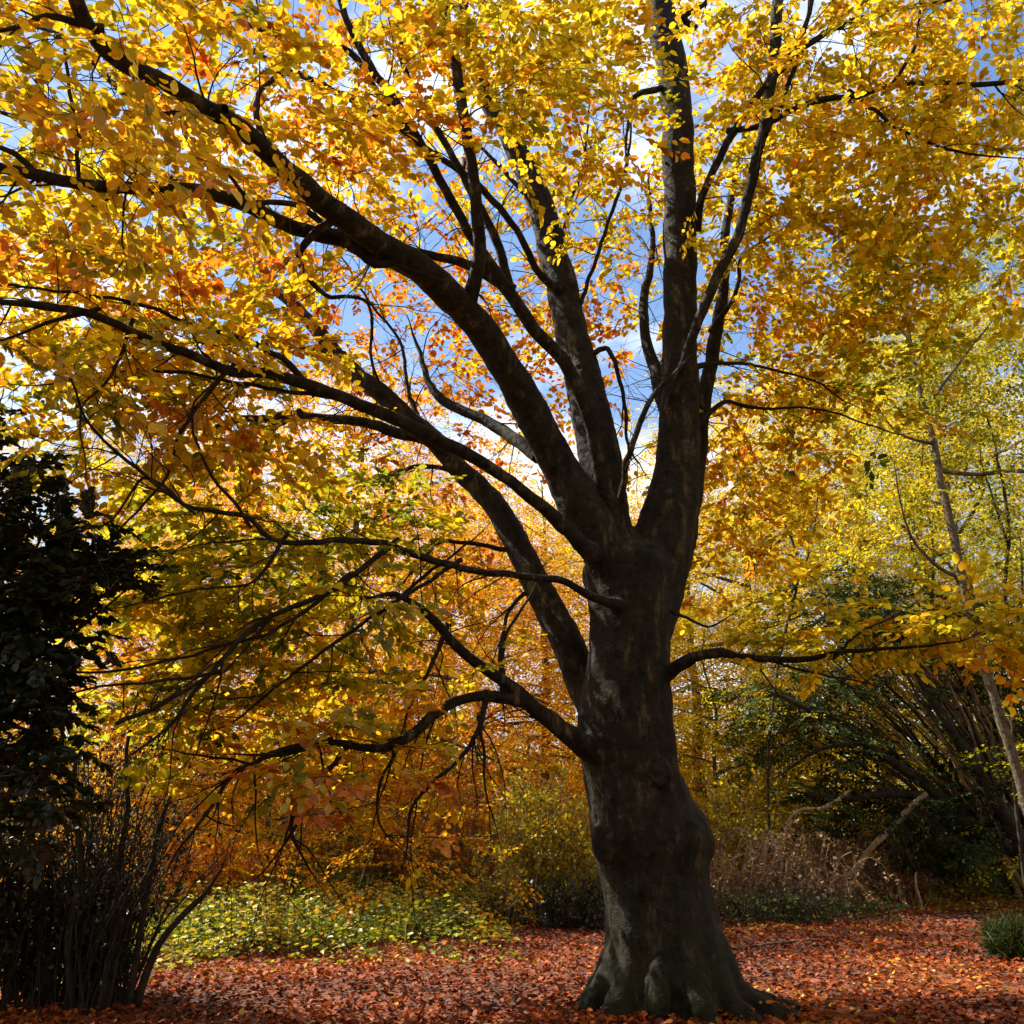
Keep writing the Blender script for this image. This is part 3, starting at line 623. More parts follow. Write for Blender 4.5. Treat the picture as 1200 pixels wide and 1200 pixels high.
def connect_sprays(fol, targets, nodes, spray_len, tpl, wood, hang=.15, rscale=1.0, sides=4, maxlen=99):
    """targets: rows (pos, leaf size, hue, keep). Grows a twig from the nearest wood to each spray, nearest targets first."""
    kd = kdtree.KDTree(len(nodes))
    for i, (p, r) in enumerate(nodes): kd.insert(p, i)
    kd.balance()
    tg = sorted(targets, key=lambda t: kd.find(t[0])[2])
    nodes = list(nodes); built = len(nodes)
    for c, t in enumerate(tg):
        if c and c % 60 == 0:
            kd = kdtree.KDTree(len(nodes))
            for i, (p, r) in enumerate(nodes): kd.insert(p, i)
            kd.balance()
        p = np.array(t[0]); _, i, dist = kd.find(t[0])
        if dist > maxlen: continue
        q, r0 = nodes[i]; q = np.array(q)
        d = p-q; ln = np.linalg.norm(d)+1e-6
        if ln > .12:
            k = max(3, int(ln/.16)); ts = np.linspace(0, 1, k+1)[:, None]
            side = np.cross(d, (0, 0, 1.)); side /= np.linalg.norm(side)+1e-6
            b1, b2 = random.gauss(0, .13)*ln, random.gauss(0, .10)*ln+hang*ln*.6
            path = q+d*ts+side*np.sin(ts*math.pi)*b1+np.array((0, 0, 1.))*np.sin(ts*math.pi)*b2
            path[1:-1] += rng.normal(0, .012, (k-1, 3))*min(ln, 1.5)
            ra = min(r0*.75, (.003+.0045*ln)*rscale)
            wood.add(path, np.linspace(ra, .0028*rscale, k+1), sides)
            for m in range(1, k+1): nodes.append((path[m], ra*(1-m/k)+.0028*m/k))
            e = path[-1]-path[-2]
        else: e = d+np.array((random.gauss(0, .1), random.gauss(0, .1), 0))
        e = np.array((e[0], e[1], e[2]*.45-.05*ln)); e /= np.linalg.norm(e)+1e-9
        e += rng.normal(0, .25, 3)*np.array((1, 1, .5))
        fol.spray(p, e, spray_len*random.uniform(.7, 1.2), t[1], t[2], tpl, keep=t[3])

# leaf masses of the beech: (px, py, Y near, Y far, half width px, half height px, sprays, hue, spread of hue, keep)
MASSES = [
 (60, 40, 4.2, 5.6, 130, 90, 46, .63, .06, .8), (180, 110, 4.6, 6.2, 120, 90, 44, .60, .07, .8), (60, 190, 4.6, 6.0, 110, 80, 34, .52, .05, .8),
 (330, 60, 5.2, 7.5, 130, 90, 60, .70, .06, .85), (420, 120, 6.5, 8.5, 110, 90, 60, .66, .06, .8),
 (60, 300, 5.0, 6.5, 110, 80, 44, .60, .07, .8), (220, 320, 5.6, 7.5, 120, 80, 64, .64, .08, .85), (330, 360, 7, 9, 90, 80, 40, .62, .1, .75),
 (80, 430, 5.4, 7.0, 120, 70, 50, .56, .08, .85), (220, 450, 6.2, 8.0, 110, 80, 66, .60, .08, .85), (150, 500, 6.6, 8, 120, 60, 44, .56, .1, .8),
 (330, 560, 7.4, 9.5, 100, 70, 44, .55, .1, .7), (260, 610, 7.0, 8.6, 95, 60, 54, .42, .07, .85), (430, 590, 8.2, 9.5, 80, 50, 34, .40, .08, .75),
 (330, 680, 7, 8.8, 120, 60, 66, .40, .06, .85), (240, 720, 7.2, 8.6, 90, 60, 54, .48, .08, .85), (200, 800, 7.2, 8.4, 80, 50, 36, .50, .08, .8),
 (300, 790, 7.4, 9, 120, 60, 60, .46, .08, .8), (430, 760, 8, 9.6, 80, 80, 40, .52, .08, .65), (300, 890, 7.6, 8.6, 80, 50, 22, .62, .1, .65),
 (400, 900, 8, 9, 100, 70, 22, .68, .1, .6), (520, 860, 8.6, 9.6, 70, 90, 18, .6, .08, .6),
 (585, 50, 6.2, 7.8, 75, 70, 52, .56, .03, .9), (650, 130, 7.0, 9, 80, 70, 50, .60, .05, .85), (500, 30, 7, 9, 80, 60, 30, .64, .05, .8), (690, 40, 7.5, 9.5, 80, 70, 60, .60, .05, .85),
 (700, 230, 9.5, 12, 70, 90, 50, .62, .06, .7), (720, 330, 10.5, 12.5, 60, 70, 36, .63, .05, .7), (860, 60, 8.6, 10.5, 70, 80, 60, .60, .05, .85), (870, 200, 9.2, 11.5, 60, 90, 60, .57, .05, .8),
 (980, 70, 8, 10, 100, 80, 90, .62, .05, .85), (1120, 60, 7.6, 9.6, 110, 80, 90, .59, .05, .85), (1000, 190, 8.4, 10.4, 110, 70, 90, .58, .035, .9), (1130, 200, 8, 10, 110, 70, 90, .57, .04, .9),
 (960, 290, 9.6, 11.6, 110, 60, 90, .59, .04, .85), (1100, 300, 8.8, 10.8, 110, 60, 90, .53, .05, .85), (900, 400, 10.4, 12, 80, 60, 70, .64, .06, .8), (1010, 400, 9.6, 11.5, 100, 50, 70, .50, .08, .75),
 (900, 500, 10, 12, 70, 60, 44, .66, .06, .7), (850, 640, 10, 12, 50, 60, 26, .66, .06, .7), (1000, 480, 9.6, 11, 100, 50, 30, .5, .1, .6),
 (1040, 725, 8.6, 9.6, 120, 26, 44, .50, .06, .8), (960, 760, 9, 9.6, 80, 18, 16, .52, .05, .7), (1150, 735, 8.4, 9.4, 70, 22, 26, .56, .06, .8),
 (430, 350, 11, 13, 120, 100, 80, .80, .05, .6), (520, 430, 11, 13, 100, 100, 56, .78, .05, .55), (580, 600, 11.5, 13, 90, 90, 24, .8, .07, .5), (300, 440, 10.5, 12.5, 80, 80, 30, .74, .08, .6),
 (480, 220, 9.5, 12.5, 100, 90, 70, .70, .06, .6), (360, 260, 8.5, 11.5, 90, 70, 60, .70, .07, .7), (250, 250, 7.5, 10, 90, 60, 50, .66, .06, .7),
 (600, 260, 11, 13, 60, 90, 40, .68, .06, .6), (650, 380, 11.5, 13.5, 80, 80, 34, .72, .06, .6), (560, 380, 11.5, 13.5, 80, 70, 26, .80, .06, .5), (860, 560, 11, 13, 60, 60, 50, .66, .06, .7), (930, 600, 11, 13, 60, 50, 40, .58, .06, .6), (640, 450, 11.5, 13.5, 80, 110, 40, .76, .06, .55), (400, 500, 10, 12.5, 110, 70, 60, .72, .07, .65), (420, 640, 9, 12, 110, 80, 70, .56, .09, .7), (500, 720, 9.5, 12, 90, 70, 50, .62, .08, .65),
 (120, 330, 7, 9, 130, 90, 60, .62, .07, .75), (130, 640, 8, 10, 80, 90, 40, .5, .08, .8), (330, 850, 8.4, 10.5, 130, 50, 60, .62, .08, .7), (760, 200, 11, 12.5, 60, 120, 34, .6, .05, .7),
]
def beech_foliage():
    fol = Foliage(); wood = Tubes(); tg = []
    for q in range(1100):
        k = random.randrange(1, len(NODES)-1); p, r = NODES[k]; ax = NODES[k][0]-NODES[k-1][0]; l0 = np.linalg.norm(ax)
        if r > .14 or l0 > .5 or l0 < 1e-4: continue
        ax = ax/l0; dv = ax*.7+rng.normal(0, .6, 3)+np.array((0, 0, -.15)); dv /= np.linalg.norm(dv); ln = random.uniform(.25, 1.3); pth = [p]
        for m in range(7):
            dv = dv+rng.normal(0, .17, 3)+np.array((0, 0, -.02)); dv /= np.linalg.norm(dv); pth.append(pth[-1]+dv*ln/7)
            if m in (1, 2, 3, 4) and random.random() < .6:
                d2 = dv+rng.normal(0, .6, 3); d2 /= np.linalg.norm(d2); e0 = pth[-1]
                wood.add(np.array([e0, e0+d2*ln*.14+rng.normal(0, .012, 3), e0+d2*ln*.3]), np.array([.0035, .0028, .0015]), 3)
        ra = min(r*.5, .004+.006*ln); wood.add(np.array(pth), np.linspace(ra, .0018, 8), 4)
    for (px, py, y0, y1, hw, hh, n, hue, hs, keep) in MASSES:
        for _ in range(int(n*(.95 if px < 480 and py > 330 else 1.05))):
            x = px+hw*random.uniform(-1, 1)*1.1; y = py+hh*random.uniform(-1, 1)*1.1; Y = random.uniform(y0, y1)+(random.uniform(.2, 1.0) if px < 500 and 160 < py < 850 else 0)
            tg.append((P(x, y, Y), .110, hue+.01+random.gauss(0, hs*1.5), keep))
    # the parts of the crown beyond the frame: overhead, left and right, and the side turned away
    for _ in range(380):
        a = random.uniform(0, 6.28); rr = 2.5+5.0*math.sqrt(random.random()); h = random.uniform(7.5, 15.5)
        rr *= math.sqrt(max(.05, 1-((h-8)/8.5)**2))
        p = Vector((1.8+rr*math.cos(a), 9.9+rr*.9*math.sin(a), h))
        # skip what the frame shows; that part was placed above
        dd = p-Vector((0, 0, EYE)); zc = dd.y*CP+dd.z*SP
        if zc > 0:
            u = dd.x/zc*FPX+600; v = 600-(-dd.y*SP+dd.z*CP)/zc*FPX
            if -40 < u < 1240 and v > -60: continue
        tg.append((p, .10, .62+random.gauss(0, .07), .8))
    connect_sprays(fol, tg, NODES, .62, 'near', wood)
    pos, d, n, sz, h = fol.arrays()
    dist = np.linalg.norm(pos-np.array((0, 0, EYE)), axis=1)
    # the 300 leaves that show largest are leaves of their own
    rel = pos-np.array((0, 0, EYE)); zc = rel[:, 1]*CP+rel[:, 2]*SP
    u = rel[:, 0]/zc*FPX+600; v = 600-(-rel[:, 1]*SP+rel[:, 2]*CP)/zc*FPX
    vis = (u > 0) & (u < 1200) & (v > 0) & (v < 1200)
    order = np.argsort(np.where(vis, dist, 1e9))[:300]
    mask = np.ones(len(pos), bool); mask[order] = False
    nearm = mask & (dist < 8.5); farm = mask & (dist >= 8.5)
    link('foliage', leaves_mesh('foliage', pos[nearm], d[nearm], n[nearm], sz[nearm], h[nearm], 'near'), M_LEAF, beech, 'stuff')
    link('foliage', leaves_mesh('foliage', pos[farm], d[farm], n[farm], sz[farm], h[farm], 'mid'), M_FARLEAF, beech, 'stuff')
    protos = []
    for k in range(10):
        lm = leaves_mesh('leaf', np.zeros((1, 3)), np.array([[1., 0, 0]]), np.array([[0, 0, 1.]]), np.array([1.]), np.array([0.0]), 'near')
        lm.materials.append(M_LEAF); protos.append(lm)
    from mathutils import Matrix
    for i in order:
        o = link('leaf', random.choice(protos), None, beech)
        X = Vector(d[i]).normalized(); Yv = Vector(n[i]).cross(X).normalized(); Z = X.cross(Yv)
        m = Matrix((X, Yv, Z)).transposed().to_4x4(); m = Matrix.Translation(Vector(pos[i]))@m@Matrix.Scale(float(sz[i]), 4)
        o.matrix_local = m; o['hue_shift'] = float(h[i])
    link('twigs', wood.mesh('twigs'), M_TWIG, beech, 'stuff')
    link('twigs', fol.tw.mesh('twigs'), M_TWIG, beech, 'stuff')
    print('beech leaves', len(pos))
beech_foliage()
def caught_leaves():
    tr = [c for c in beech.children if c.name.startswith('trunk')][0]; lt = bpy.data.objects['leaf_litter']; b = P(785, 1190, YT); ps, ns = [], []
    for _ in range(2600):
        x = b.x+random.gauss(0, .8); y = YT+random.gauss(0, .8)
        hit, loc, n, _f = tr.ray_cast(Vector((x, y, .5)), Vector((0, 0, -1)))
        if hit and n.z > .45 and gz(x, y)-.02 < loc.z < gz(x, y)+.16: ps.append(loc+n*.012); ns.append(n)
    for _ in range(1500):      # heaped against the foot of the trunk
        a = random.uniform(0, 6.28); r = random.uniform(.7, 1.5); x = b.x+r*math.cos(a); y = YT+r*math.sin(a); ps.append(Vector((x, y, gz(x, y)+random.uniform(.02, .10)*(1.6-r)))); ns.append(Vector((random.gauss(0, .4), random.gauss(0, .4), 1)))
    k = len(ps); link('leaf_litter', leaves_mesh('leaf_litter', np.array(ps), rng.normal(0, 1, (k, 3))*(1, 1, .2), np.array(ns)+rng.normal(0, .3, (k, 3)), rng.uniform(.045, .085, k), np.clip(rng.normal(.55, .25, k), 0, 1), 'mid'), M_LITTER, lt, 'stuff')
caught_leaves()

# ------------------------------------------------------------------ trees behind
def make_tree(name, H, spread, low, nl, nspray, leaf, hue0, seed, lean=(0, 0), rbase=.2, droop=.1, spray_len=.95, hs=.06, keep=1.0, bare=.25, tpl='far', barkmat=None):
    """one woodland tree: trunk, limbs, twigs, crown; returns its root"""
    random.seed(seed)
    root = bpy.data.objects.new(name, None); C.objects.link(root)
    bm_ = barkmat or M_BGBARK
    k = 9
    tp = [np.array((lean[0]*t*H+random.gauss(0, .12)*t, lean[1]*t*H+random.gauss(0, .12)*t, H*t-.2*(t == 0))) for t in np.linspace(0, 1, k)]
    tr = [rbase*(1.35 if i == 0 else 1)*(1-i/(k-1))**.8+.02 for i in range(k)]
    me, path, rr = limb_mesh('trunk', tp, tr, 10, .3); link('trunk', me, bm_, root)
    nodes = [(p, r) for p, r in list(zip(path, rr))[len(path)//2:]]
    tgs = []
    for i in range(nl):
        f = (i+.5)/nl; h = low+(H*.93-low)*f; idx = min(len(path)-1, int(h/H*len(path)))
        p0 = path[idx]; a = i*2.4+random.gauss(0, .3)
        ln = spread*(1-.75*max(0, (f-.35)/.65)**1.4)*random.uniform(.75, 1.1)
        if f < .2: ln *= .8+f
        rise = .15+.75*f-droop
        pts = [p0]
        for s in range(1, 6):
            t = s/5; aa = a+random.gauss(0, .12)
            pts.append(p0+np.array((math.cos(aa)*ln*t, math.sin(aa)*ln*t, ln*rise*t-droop*ln*1.2*t*t)))
        r0 = min(rr[idx]*.7, .02+.012*ln)
        rad = [r0*(1-.8*s/5) for s in range(6)]
        me, lp, lr = limb_mesh('limb', pts, rad, 6, .35); link('limb', me, bm_, root)
        nodes += list(zip(lp, lr))[len(lp)//4:]
        m = int(nspray*ln/spread/nl*1.25)
        for _ in range(m):
            t = random.uniform(bare, 1.08)**.75; q = t*(len(lp)-1); j = min(len(lp)-1, int(q)); w_ = .25+.30*ln*(1-.5*t)
            tgs.append((Vector(lp[j]+rng.normal(0, 1, 3)*np.array((w_, w_, w_*.42))), leaf, hue0+random.gauss(0, hs), keep))
    tgs = [t for t in tgs if t[0].z > .25]
    fol = Foliage(); wood = Tubes()
    connect_sprays(fol, tgs, nodes, spray_len, tpl, wood, rscale=1.7, sides=3)
    pos, d, n, sz, h = fol.arrays()
    link('crown', leaves_mesh('crown', pos, d, n, sz, h, 'far'), M_FARLEAF, root, 'stuff')
    link('twigs', wood.mesh('twigs'), bm_, root, 'stuff')
    return root
def copy_tree(o):
    c = o.copy(); C.objects.link(c)
    for ch in o.children:
        q = ch.copy(); C.objects.link(q); q.parent = c
        if 'hue_shift' in ch: q['hue_shift'] = ch['hue_shift']
    return c
def place(o, px, Y, rz=0, sc=1.0, shift=0.0, label='', cat='tree', group=None):
    g = P(px, 900, Y)
    o.location = (g.x, Y, gz(g.x, Y)-.05); o.rotation_euler = (0, 0, rz); o.scale = (sc,)*3
    o['label'] = label; o['category'] = cat
    if group: o['group'] = group
    for ch in o.children:
        if ch.name.startswith('crown'): ch['hue_shift'] = shift
GB = 'autumn trees standing behind the great beech'
protoA = make_tree('beech_tree', 12, 5.2, 1.3, 24, 2100, .095, .60, 21, rbase=.17, droop=.28)
protoB = make_tree('woodland_tree', 15, 4.6, 2.0, 24, 2100, .095, .60, 33, rbase=.2, droop=.05)
protoC = make_tree('young_tree', 9, 3.4, .9, 20, 1300, .09, .60, 47, rbase=.09, droop=.12)
protoD = make_tree('woodland_tree', 17, 5.6, 3.5, 22, 1500, .10, .60, 58, lean=(.04, .02), rbase=.24, droop=0, keep=.9)
TREES = [  # proto, px, Y, rz, scale, hue shift, label
 (protoA, 400, 21, .4, 1.0, .17, 'orange leaved beech with sweeping low boughs behind the curved low limb'),
 (protoA, 640, 29, 2.2, 1.05, .06, 'golden tree showing just left of the thick trunk, behind the shrub'),
 (protoA, 820, 31, 1.1, 1.15, .0, 'bright yellow tree directly right of the thick trunk'),
 (protoC, 838, 25, 4.0, .75, -.06, 'small yellow tree under the low right hand limb'),
 (protoB, 1040, 33, 3.0, 1.25, -.07, 'olive and yellow tree behind the slender leaning trunk'),
 (protoA, 1230, 36, 5.1, 1.25, -.10, 'yellow green tree at the right edge above the dark evergreen'),
 (protoD, 1120, 38, .7, 1.2, -.10, 'tall dull yellow tree far behind the arching evergreen'),
 (protoC, 220, 24, 2.0, 1.1, .17, 'deep orange tree behind the dark many stemmed shrub'),
 (protoC, 560, 25, 1.0, 1.0, .20, 'small rust orange tree over the green undergrowth'),
 (protoC, 320, 20, 2.9, .7, .16, 'low orange tree left of the curved low limb tips'),
 (protoD, 60, 33, 4.4, .9, .04, 'tall thin golden tree behind the black holly'),
 (protoC, 760, 36, 3.3, 1.2, .02, 'distant golden tree hidden mostly by the thick trunk'),
 (protoC, 1480, 19, .2, 1.1, -.22, 'green leaved tree at the far right edge'),
 (protoD, 480, 40, 1.9, 1.0, .16, 'far orange tree seen between the left hand limbs'),
 (protoA, 300, 30, 2.9, 1.1, .10, 'broad amber tree behind the sweeping orange beech, left of centre'),
 (protoA, 520, 31, 4.7, 1.1, .14, 'broad orange tree far behind the curved low limb, nearest the thick trunk'),
 (protoB, 130, 28, 1.7, .9, .08, 'upright gold tree between the black holly and the orange trees'),
 (protoB, 900, 29, 4.9, 1.0, -.03, 'dense gold and green tree between the thick trunk and the arching evergreen'),
 (protoB, 1170, 28, .9, 1.15, -.08, 'dense olive tree behind the upper half of the pale leaning trunk'),
 (protoC, 960, 36, 3.9, 1.5, -.06, 'farthest olive tree on the right skyline'),
]
used = set()
for pr, px, Y, rz, sc, sh, lb in TREES:
    o = pr if id(pr) not in used else copy_tree(pr); used.add(id(pr))
    place(o, px, Y, rz, sc, sh, lb, group=GB)


# ------------------------------------------------------------------ unseen trees added round and behind the viewer to shade the clearing
ROUND = [(-8, -5, 3, 'A'), (1, -8, 4, 'B'), (8, -5, 5, 'A'), (12, 2, 6, 'B'), (16, 10, 0, 'A'), (-3, -15, 1, 'D'), (10, -14, 2, 'D'), (-15, 1, 3, 'D'), (4.5, -4, 2.2, 'C')]
LBL = ['added spreading shade tree behind the viewer on the left', 'added tall shade tree straight behind the viewer',
       'added spreading shade tree behind the viewer on the right', 'added tall shade tree to the right of the viewer', 'added broad shade tree beyond the right edge of the photo', 'added tall shade tree deep behind the viewer, left', 'added tall shade tree deep behind the viewer, right',
       'added tall shade tree far to the left of the viewer', 'added small shade tree close behind the viewer']
for (x, y, rz, k), lb in zip(ROUND, LBL):
    o = copy_tree({'A': protoA, 'B': protoB, 'C': protoC, 'D': protoD}[k])
    o.location = (x, y, gz(x, y)-.05); o.rotation_euler = (0, 0, rz*1.07); o.scale = (1, 1, 1)
    o['label'] = lb; o['category'] = 'tree'; o['group'] = 'unseen trees added for shade beside and behind the viewer'
    for ch in o.children:
        if ch.name.startswith('crown'): ch['hue_shift'] = 0.0

def base_at(px, Y):
    g = P(px, 1000, Y); return np.array((g.x, Y, gz(g.x, Y)-.05))
# ------------------------------------------------------------------ black holly at the left edge
def holly():
    root = thing('holly_tree', 'black leaved evergreen holly filling the left edge of the photo', 'tree')
    b = base_at(-60, 7.0)
    top = np.array(P(-20, 560, 7.0))
    me, path, rr = limb_mesh('trunk', [b, b+(0.1, 0, 1.2), (b+top)/2+(0.1, .1, .3), top, top+(0, 0, .6)], [.13, .11, .08, .04, .01], 10, .2)
    link('trunk', me, M_DARKTWIG, root); nodes = list(zip(path, rr))[4:]
    for (px, py, Y) in [(60, 610, 6.7), (170, 668, 6.5), (90, 720, 6.8), (60, 800, 6.8), (-60, 640, 6.9), (-80, 780, 7.1), (40, 860, 6.7), (150, 690, 7.0), (20, 545, 7.1)]:
        e = np.array(P(px, py, Y)); i = int(len(path)*random.uniform(.35, .7)); q = path[i]
        me, lp, lr = limb_mesh('limb', [q, q*.5+e*.5+(0, 0, .12), e], [.035, .022, .006], 6, .15); link('limb', me, M_DARKTWIG, root); nodes += list(zip(lp, lr))[2:]
    fol = Foliage(); wood = Tubes(); tg = []
    for px, py, hw, hh, n in [(10, 590, 55, 45, 50), (40, 640, 60, 36, 60), (15, 700, 62, 55, 90), (5, 790, 55, 60, 80), (15, 860, 50, 40, 46), (125, 662, 52, 18, 36), (-70, 700, 70, 160, 120), (10, 550, 45, 30, 26), (60, 720, 50, 30, 40), (5, 497, 14, 14, 4), (40, 780, 36, 60, 26), (90, 630, 40, 50, 12), (50, 800, 50, 80, 26), (30, 900, 50, 50, 34), (-10, 940, 60, 50, 36)]:
        for _ in range(n):
            tg.append((P(px+hw*random.uniform(-1, 1), py+hh*random.uniform(-1, 1), random.uniform(6.4, 7.5)), .08, random.random()*.6, 1.0))
    connect_sprays(fol, tg, nodes, .28, 'near', wood, rscale=.9)
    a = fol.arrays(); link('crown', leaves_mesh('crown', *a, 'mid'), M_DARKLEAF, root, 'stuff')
    link('twigs', wood.mesh('twigs'), M_DARKTWIG, root, 'stuff')
holly()

# ------------------------------------------------------------------ generic shrub of rods
def shrub(name, label, cat, px, Y, hw_px, top_py, top_hw_px, nst, r, mat, leafmat=None, leaf=.05, hue=.4, nleaf=0, lean=0, sub=4, depth=.6, spread_low=.15, bare=.2, own=24, hs=.12, lk='mid'):
    root = thing(name, label, cat)
    g = base_at(px, Y); m = PS(px, 1050, Y); topz = P(px, top_py, Y).z
    tw = Tubes(); pos = []; dd = []
    for i in range(nst):
        a = random.uniform(-1, 1); bx = g+np.array((a*hw_px*m, random.uniform(-1, 1)*depth*.5, 0))
        h = (topz-g[2])*random.uniform(.55, 1.02)
        tx = g[0]+(a*.7+random.uniform(-.45, .45))*top_hw_px*m+lean*m; ty = Y+random.uniform(-1, 1)*depth
        e = np.array((tx, ty, g[2]+h))
        mid = bx*.55+e*.45+np.array((random.gauss(0, .06)*h-(tx-bx[0])*.15, random.gauss(0, .05)*h, .06*h))
        rad = r*random.uniform(.5, 1.3)
        p, q = catmull([bx, mid, e], [rad, rad*.7, rad*.2], max(.15, h/12))
        p[1:] += rng.normal(0, .006*h, (len(p)-1, 3))
        if i < own:
            me = mesh_np('stem', *tube_arrays(p, q, 6), smooth=True); link('stem', me, mat, root)
        else: tw.add(p, q, 4)
        for _ in range(sub):
            k = random.randrange(max(1, int(len(p)*bare)), len(p)-1)
            dv = np.array((random.gauss(0, .5), random.gauss(0, .5), random.uniform(.2, 1))); dv /= np.linalg.norm(dv); l = h*random.uniform(.12, .34)
            s = np.array([p[k]+dv*l*t+np.array((0, 0, -.1*l*t*t)) for t in np.linspace(0, 1, 5)]); s[1:] += rng.normal(0, .012*l, (4, 3))
            tw.add(s, np.linspace(q[k]*.6, .0015, 5), 3)
            c = max(1, int(nleaf/nst/sub))
            for _ in range(c if leafmat else 0):
                t = random.uniform(.15, 1); pos.append(p[k]+dv*l*t+rng.normal(0, .03+.02*l, 3)); dd.append(dv+rng.normal(0, .7, 3))
    if tw.n: link('twigs', tw.mesh('twigs'), mat, root, 'stuff')
    if pos:
        n = len(pos); pos = np.array(pos); pos[:, 2] = np.maximum(pos[:, 2], g[2]+.04)
        link('foliage', leaves_mesh('foliage', pos, np.array(dd), rng.normal(0, .6, (n, 3))+(0, 0, .8), leaf*rng.uniform(.6, 1.3, n), np.clip(hue+rng.normal(0, hs, n), 0, 1), lk), leafmat, root, 'stuff')
    return root
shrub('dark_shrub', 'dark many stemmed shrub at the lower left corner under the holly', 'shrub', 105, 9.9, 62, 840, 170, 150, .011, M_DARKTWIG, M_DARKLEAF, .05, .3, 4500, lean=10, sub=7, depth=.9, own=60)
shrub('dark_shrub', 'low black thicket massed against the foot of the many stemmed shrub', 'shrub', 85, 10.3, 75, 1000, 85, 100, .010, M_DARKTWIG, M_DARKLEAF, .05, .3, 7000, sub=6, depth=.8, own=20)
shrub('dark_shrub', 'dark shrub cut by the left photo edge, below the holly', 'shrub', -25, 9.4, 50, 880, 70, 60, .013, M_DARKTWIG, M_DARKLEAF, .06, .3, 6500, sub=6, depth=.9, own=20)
# stout crooked stems in front
def stems_thing(label, rows_list, mat, leafy=None, name='dark_shrub', cat='shrub', sides=8, group=None):
    root = thing(name, label, cat, group)
    nodes = []
    for rw in rows_list:
        pts, rad = px_path(rw); me, path, rr = limb_mesh('stem', pts, rad, sides, .12); link('stem', me, mat, root); nodes += list(zip(path, rr))
    return root, nodes
stems_thing('crooked dark stems with one slanting bough beside the green undergrowth', [
  [(62, 1185, 9.8, 15), (55, 1130, 9.8, 12), (48, 1060, 9.8, 10), (38, 990, 9.8, 8), (40, 900, 9.8, 8), (52, 830, 9.7, 6), (60, 760, 9.6, 4)],
  [(158, 1180, 9.8, 12), (180, 1120, 9.8, 10), (205, 1083, 9.7, 8), (228, 1060, 9.7, 8), (240, 1046, 9.6, 6), (252, 1030, 9.6, 3)],
  [(120, 1185, 9.7, 9), (132, 1100, 9.7, 8), (138, 1020, 9.7, 9), (150, 950, 9.7, 7), (148, 880, 9.7, 5), (165, 800, 9.7, 3)],
  [(150, 1185, 9.7, 9), (165, 1090, 9.7, 8), (178, 1020, 9.7, 7), (190, 960, 9.6, 6), (215, 900, 9.6, 4)],
  [(85, 1185, 9.6, 11), (80, 1100, 9.6, 9), (95, 1010, 9.6, 8), (85, 930, 9.6, 7), (100, 850, 9.6, 4)]], M_DARKTWIG)

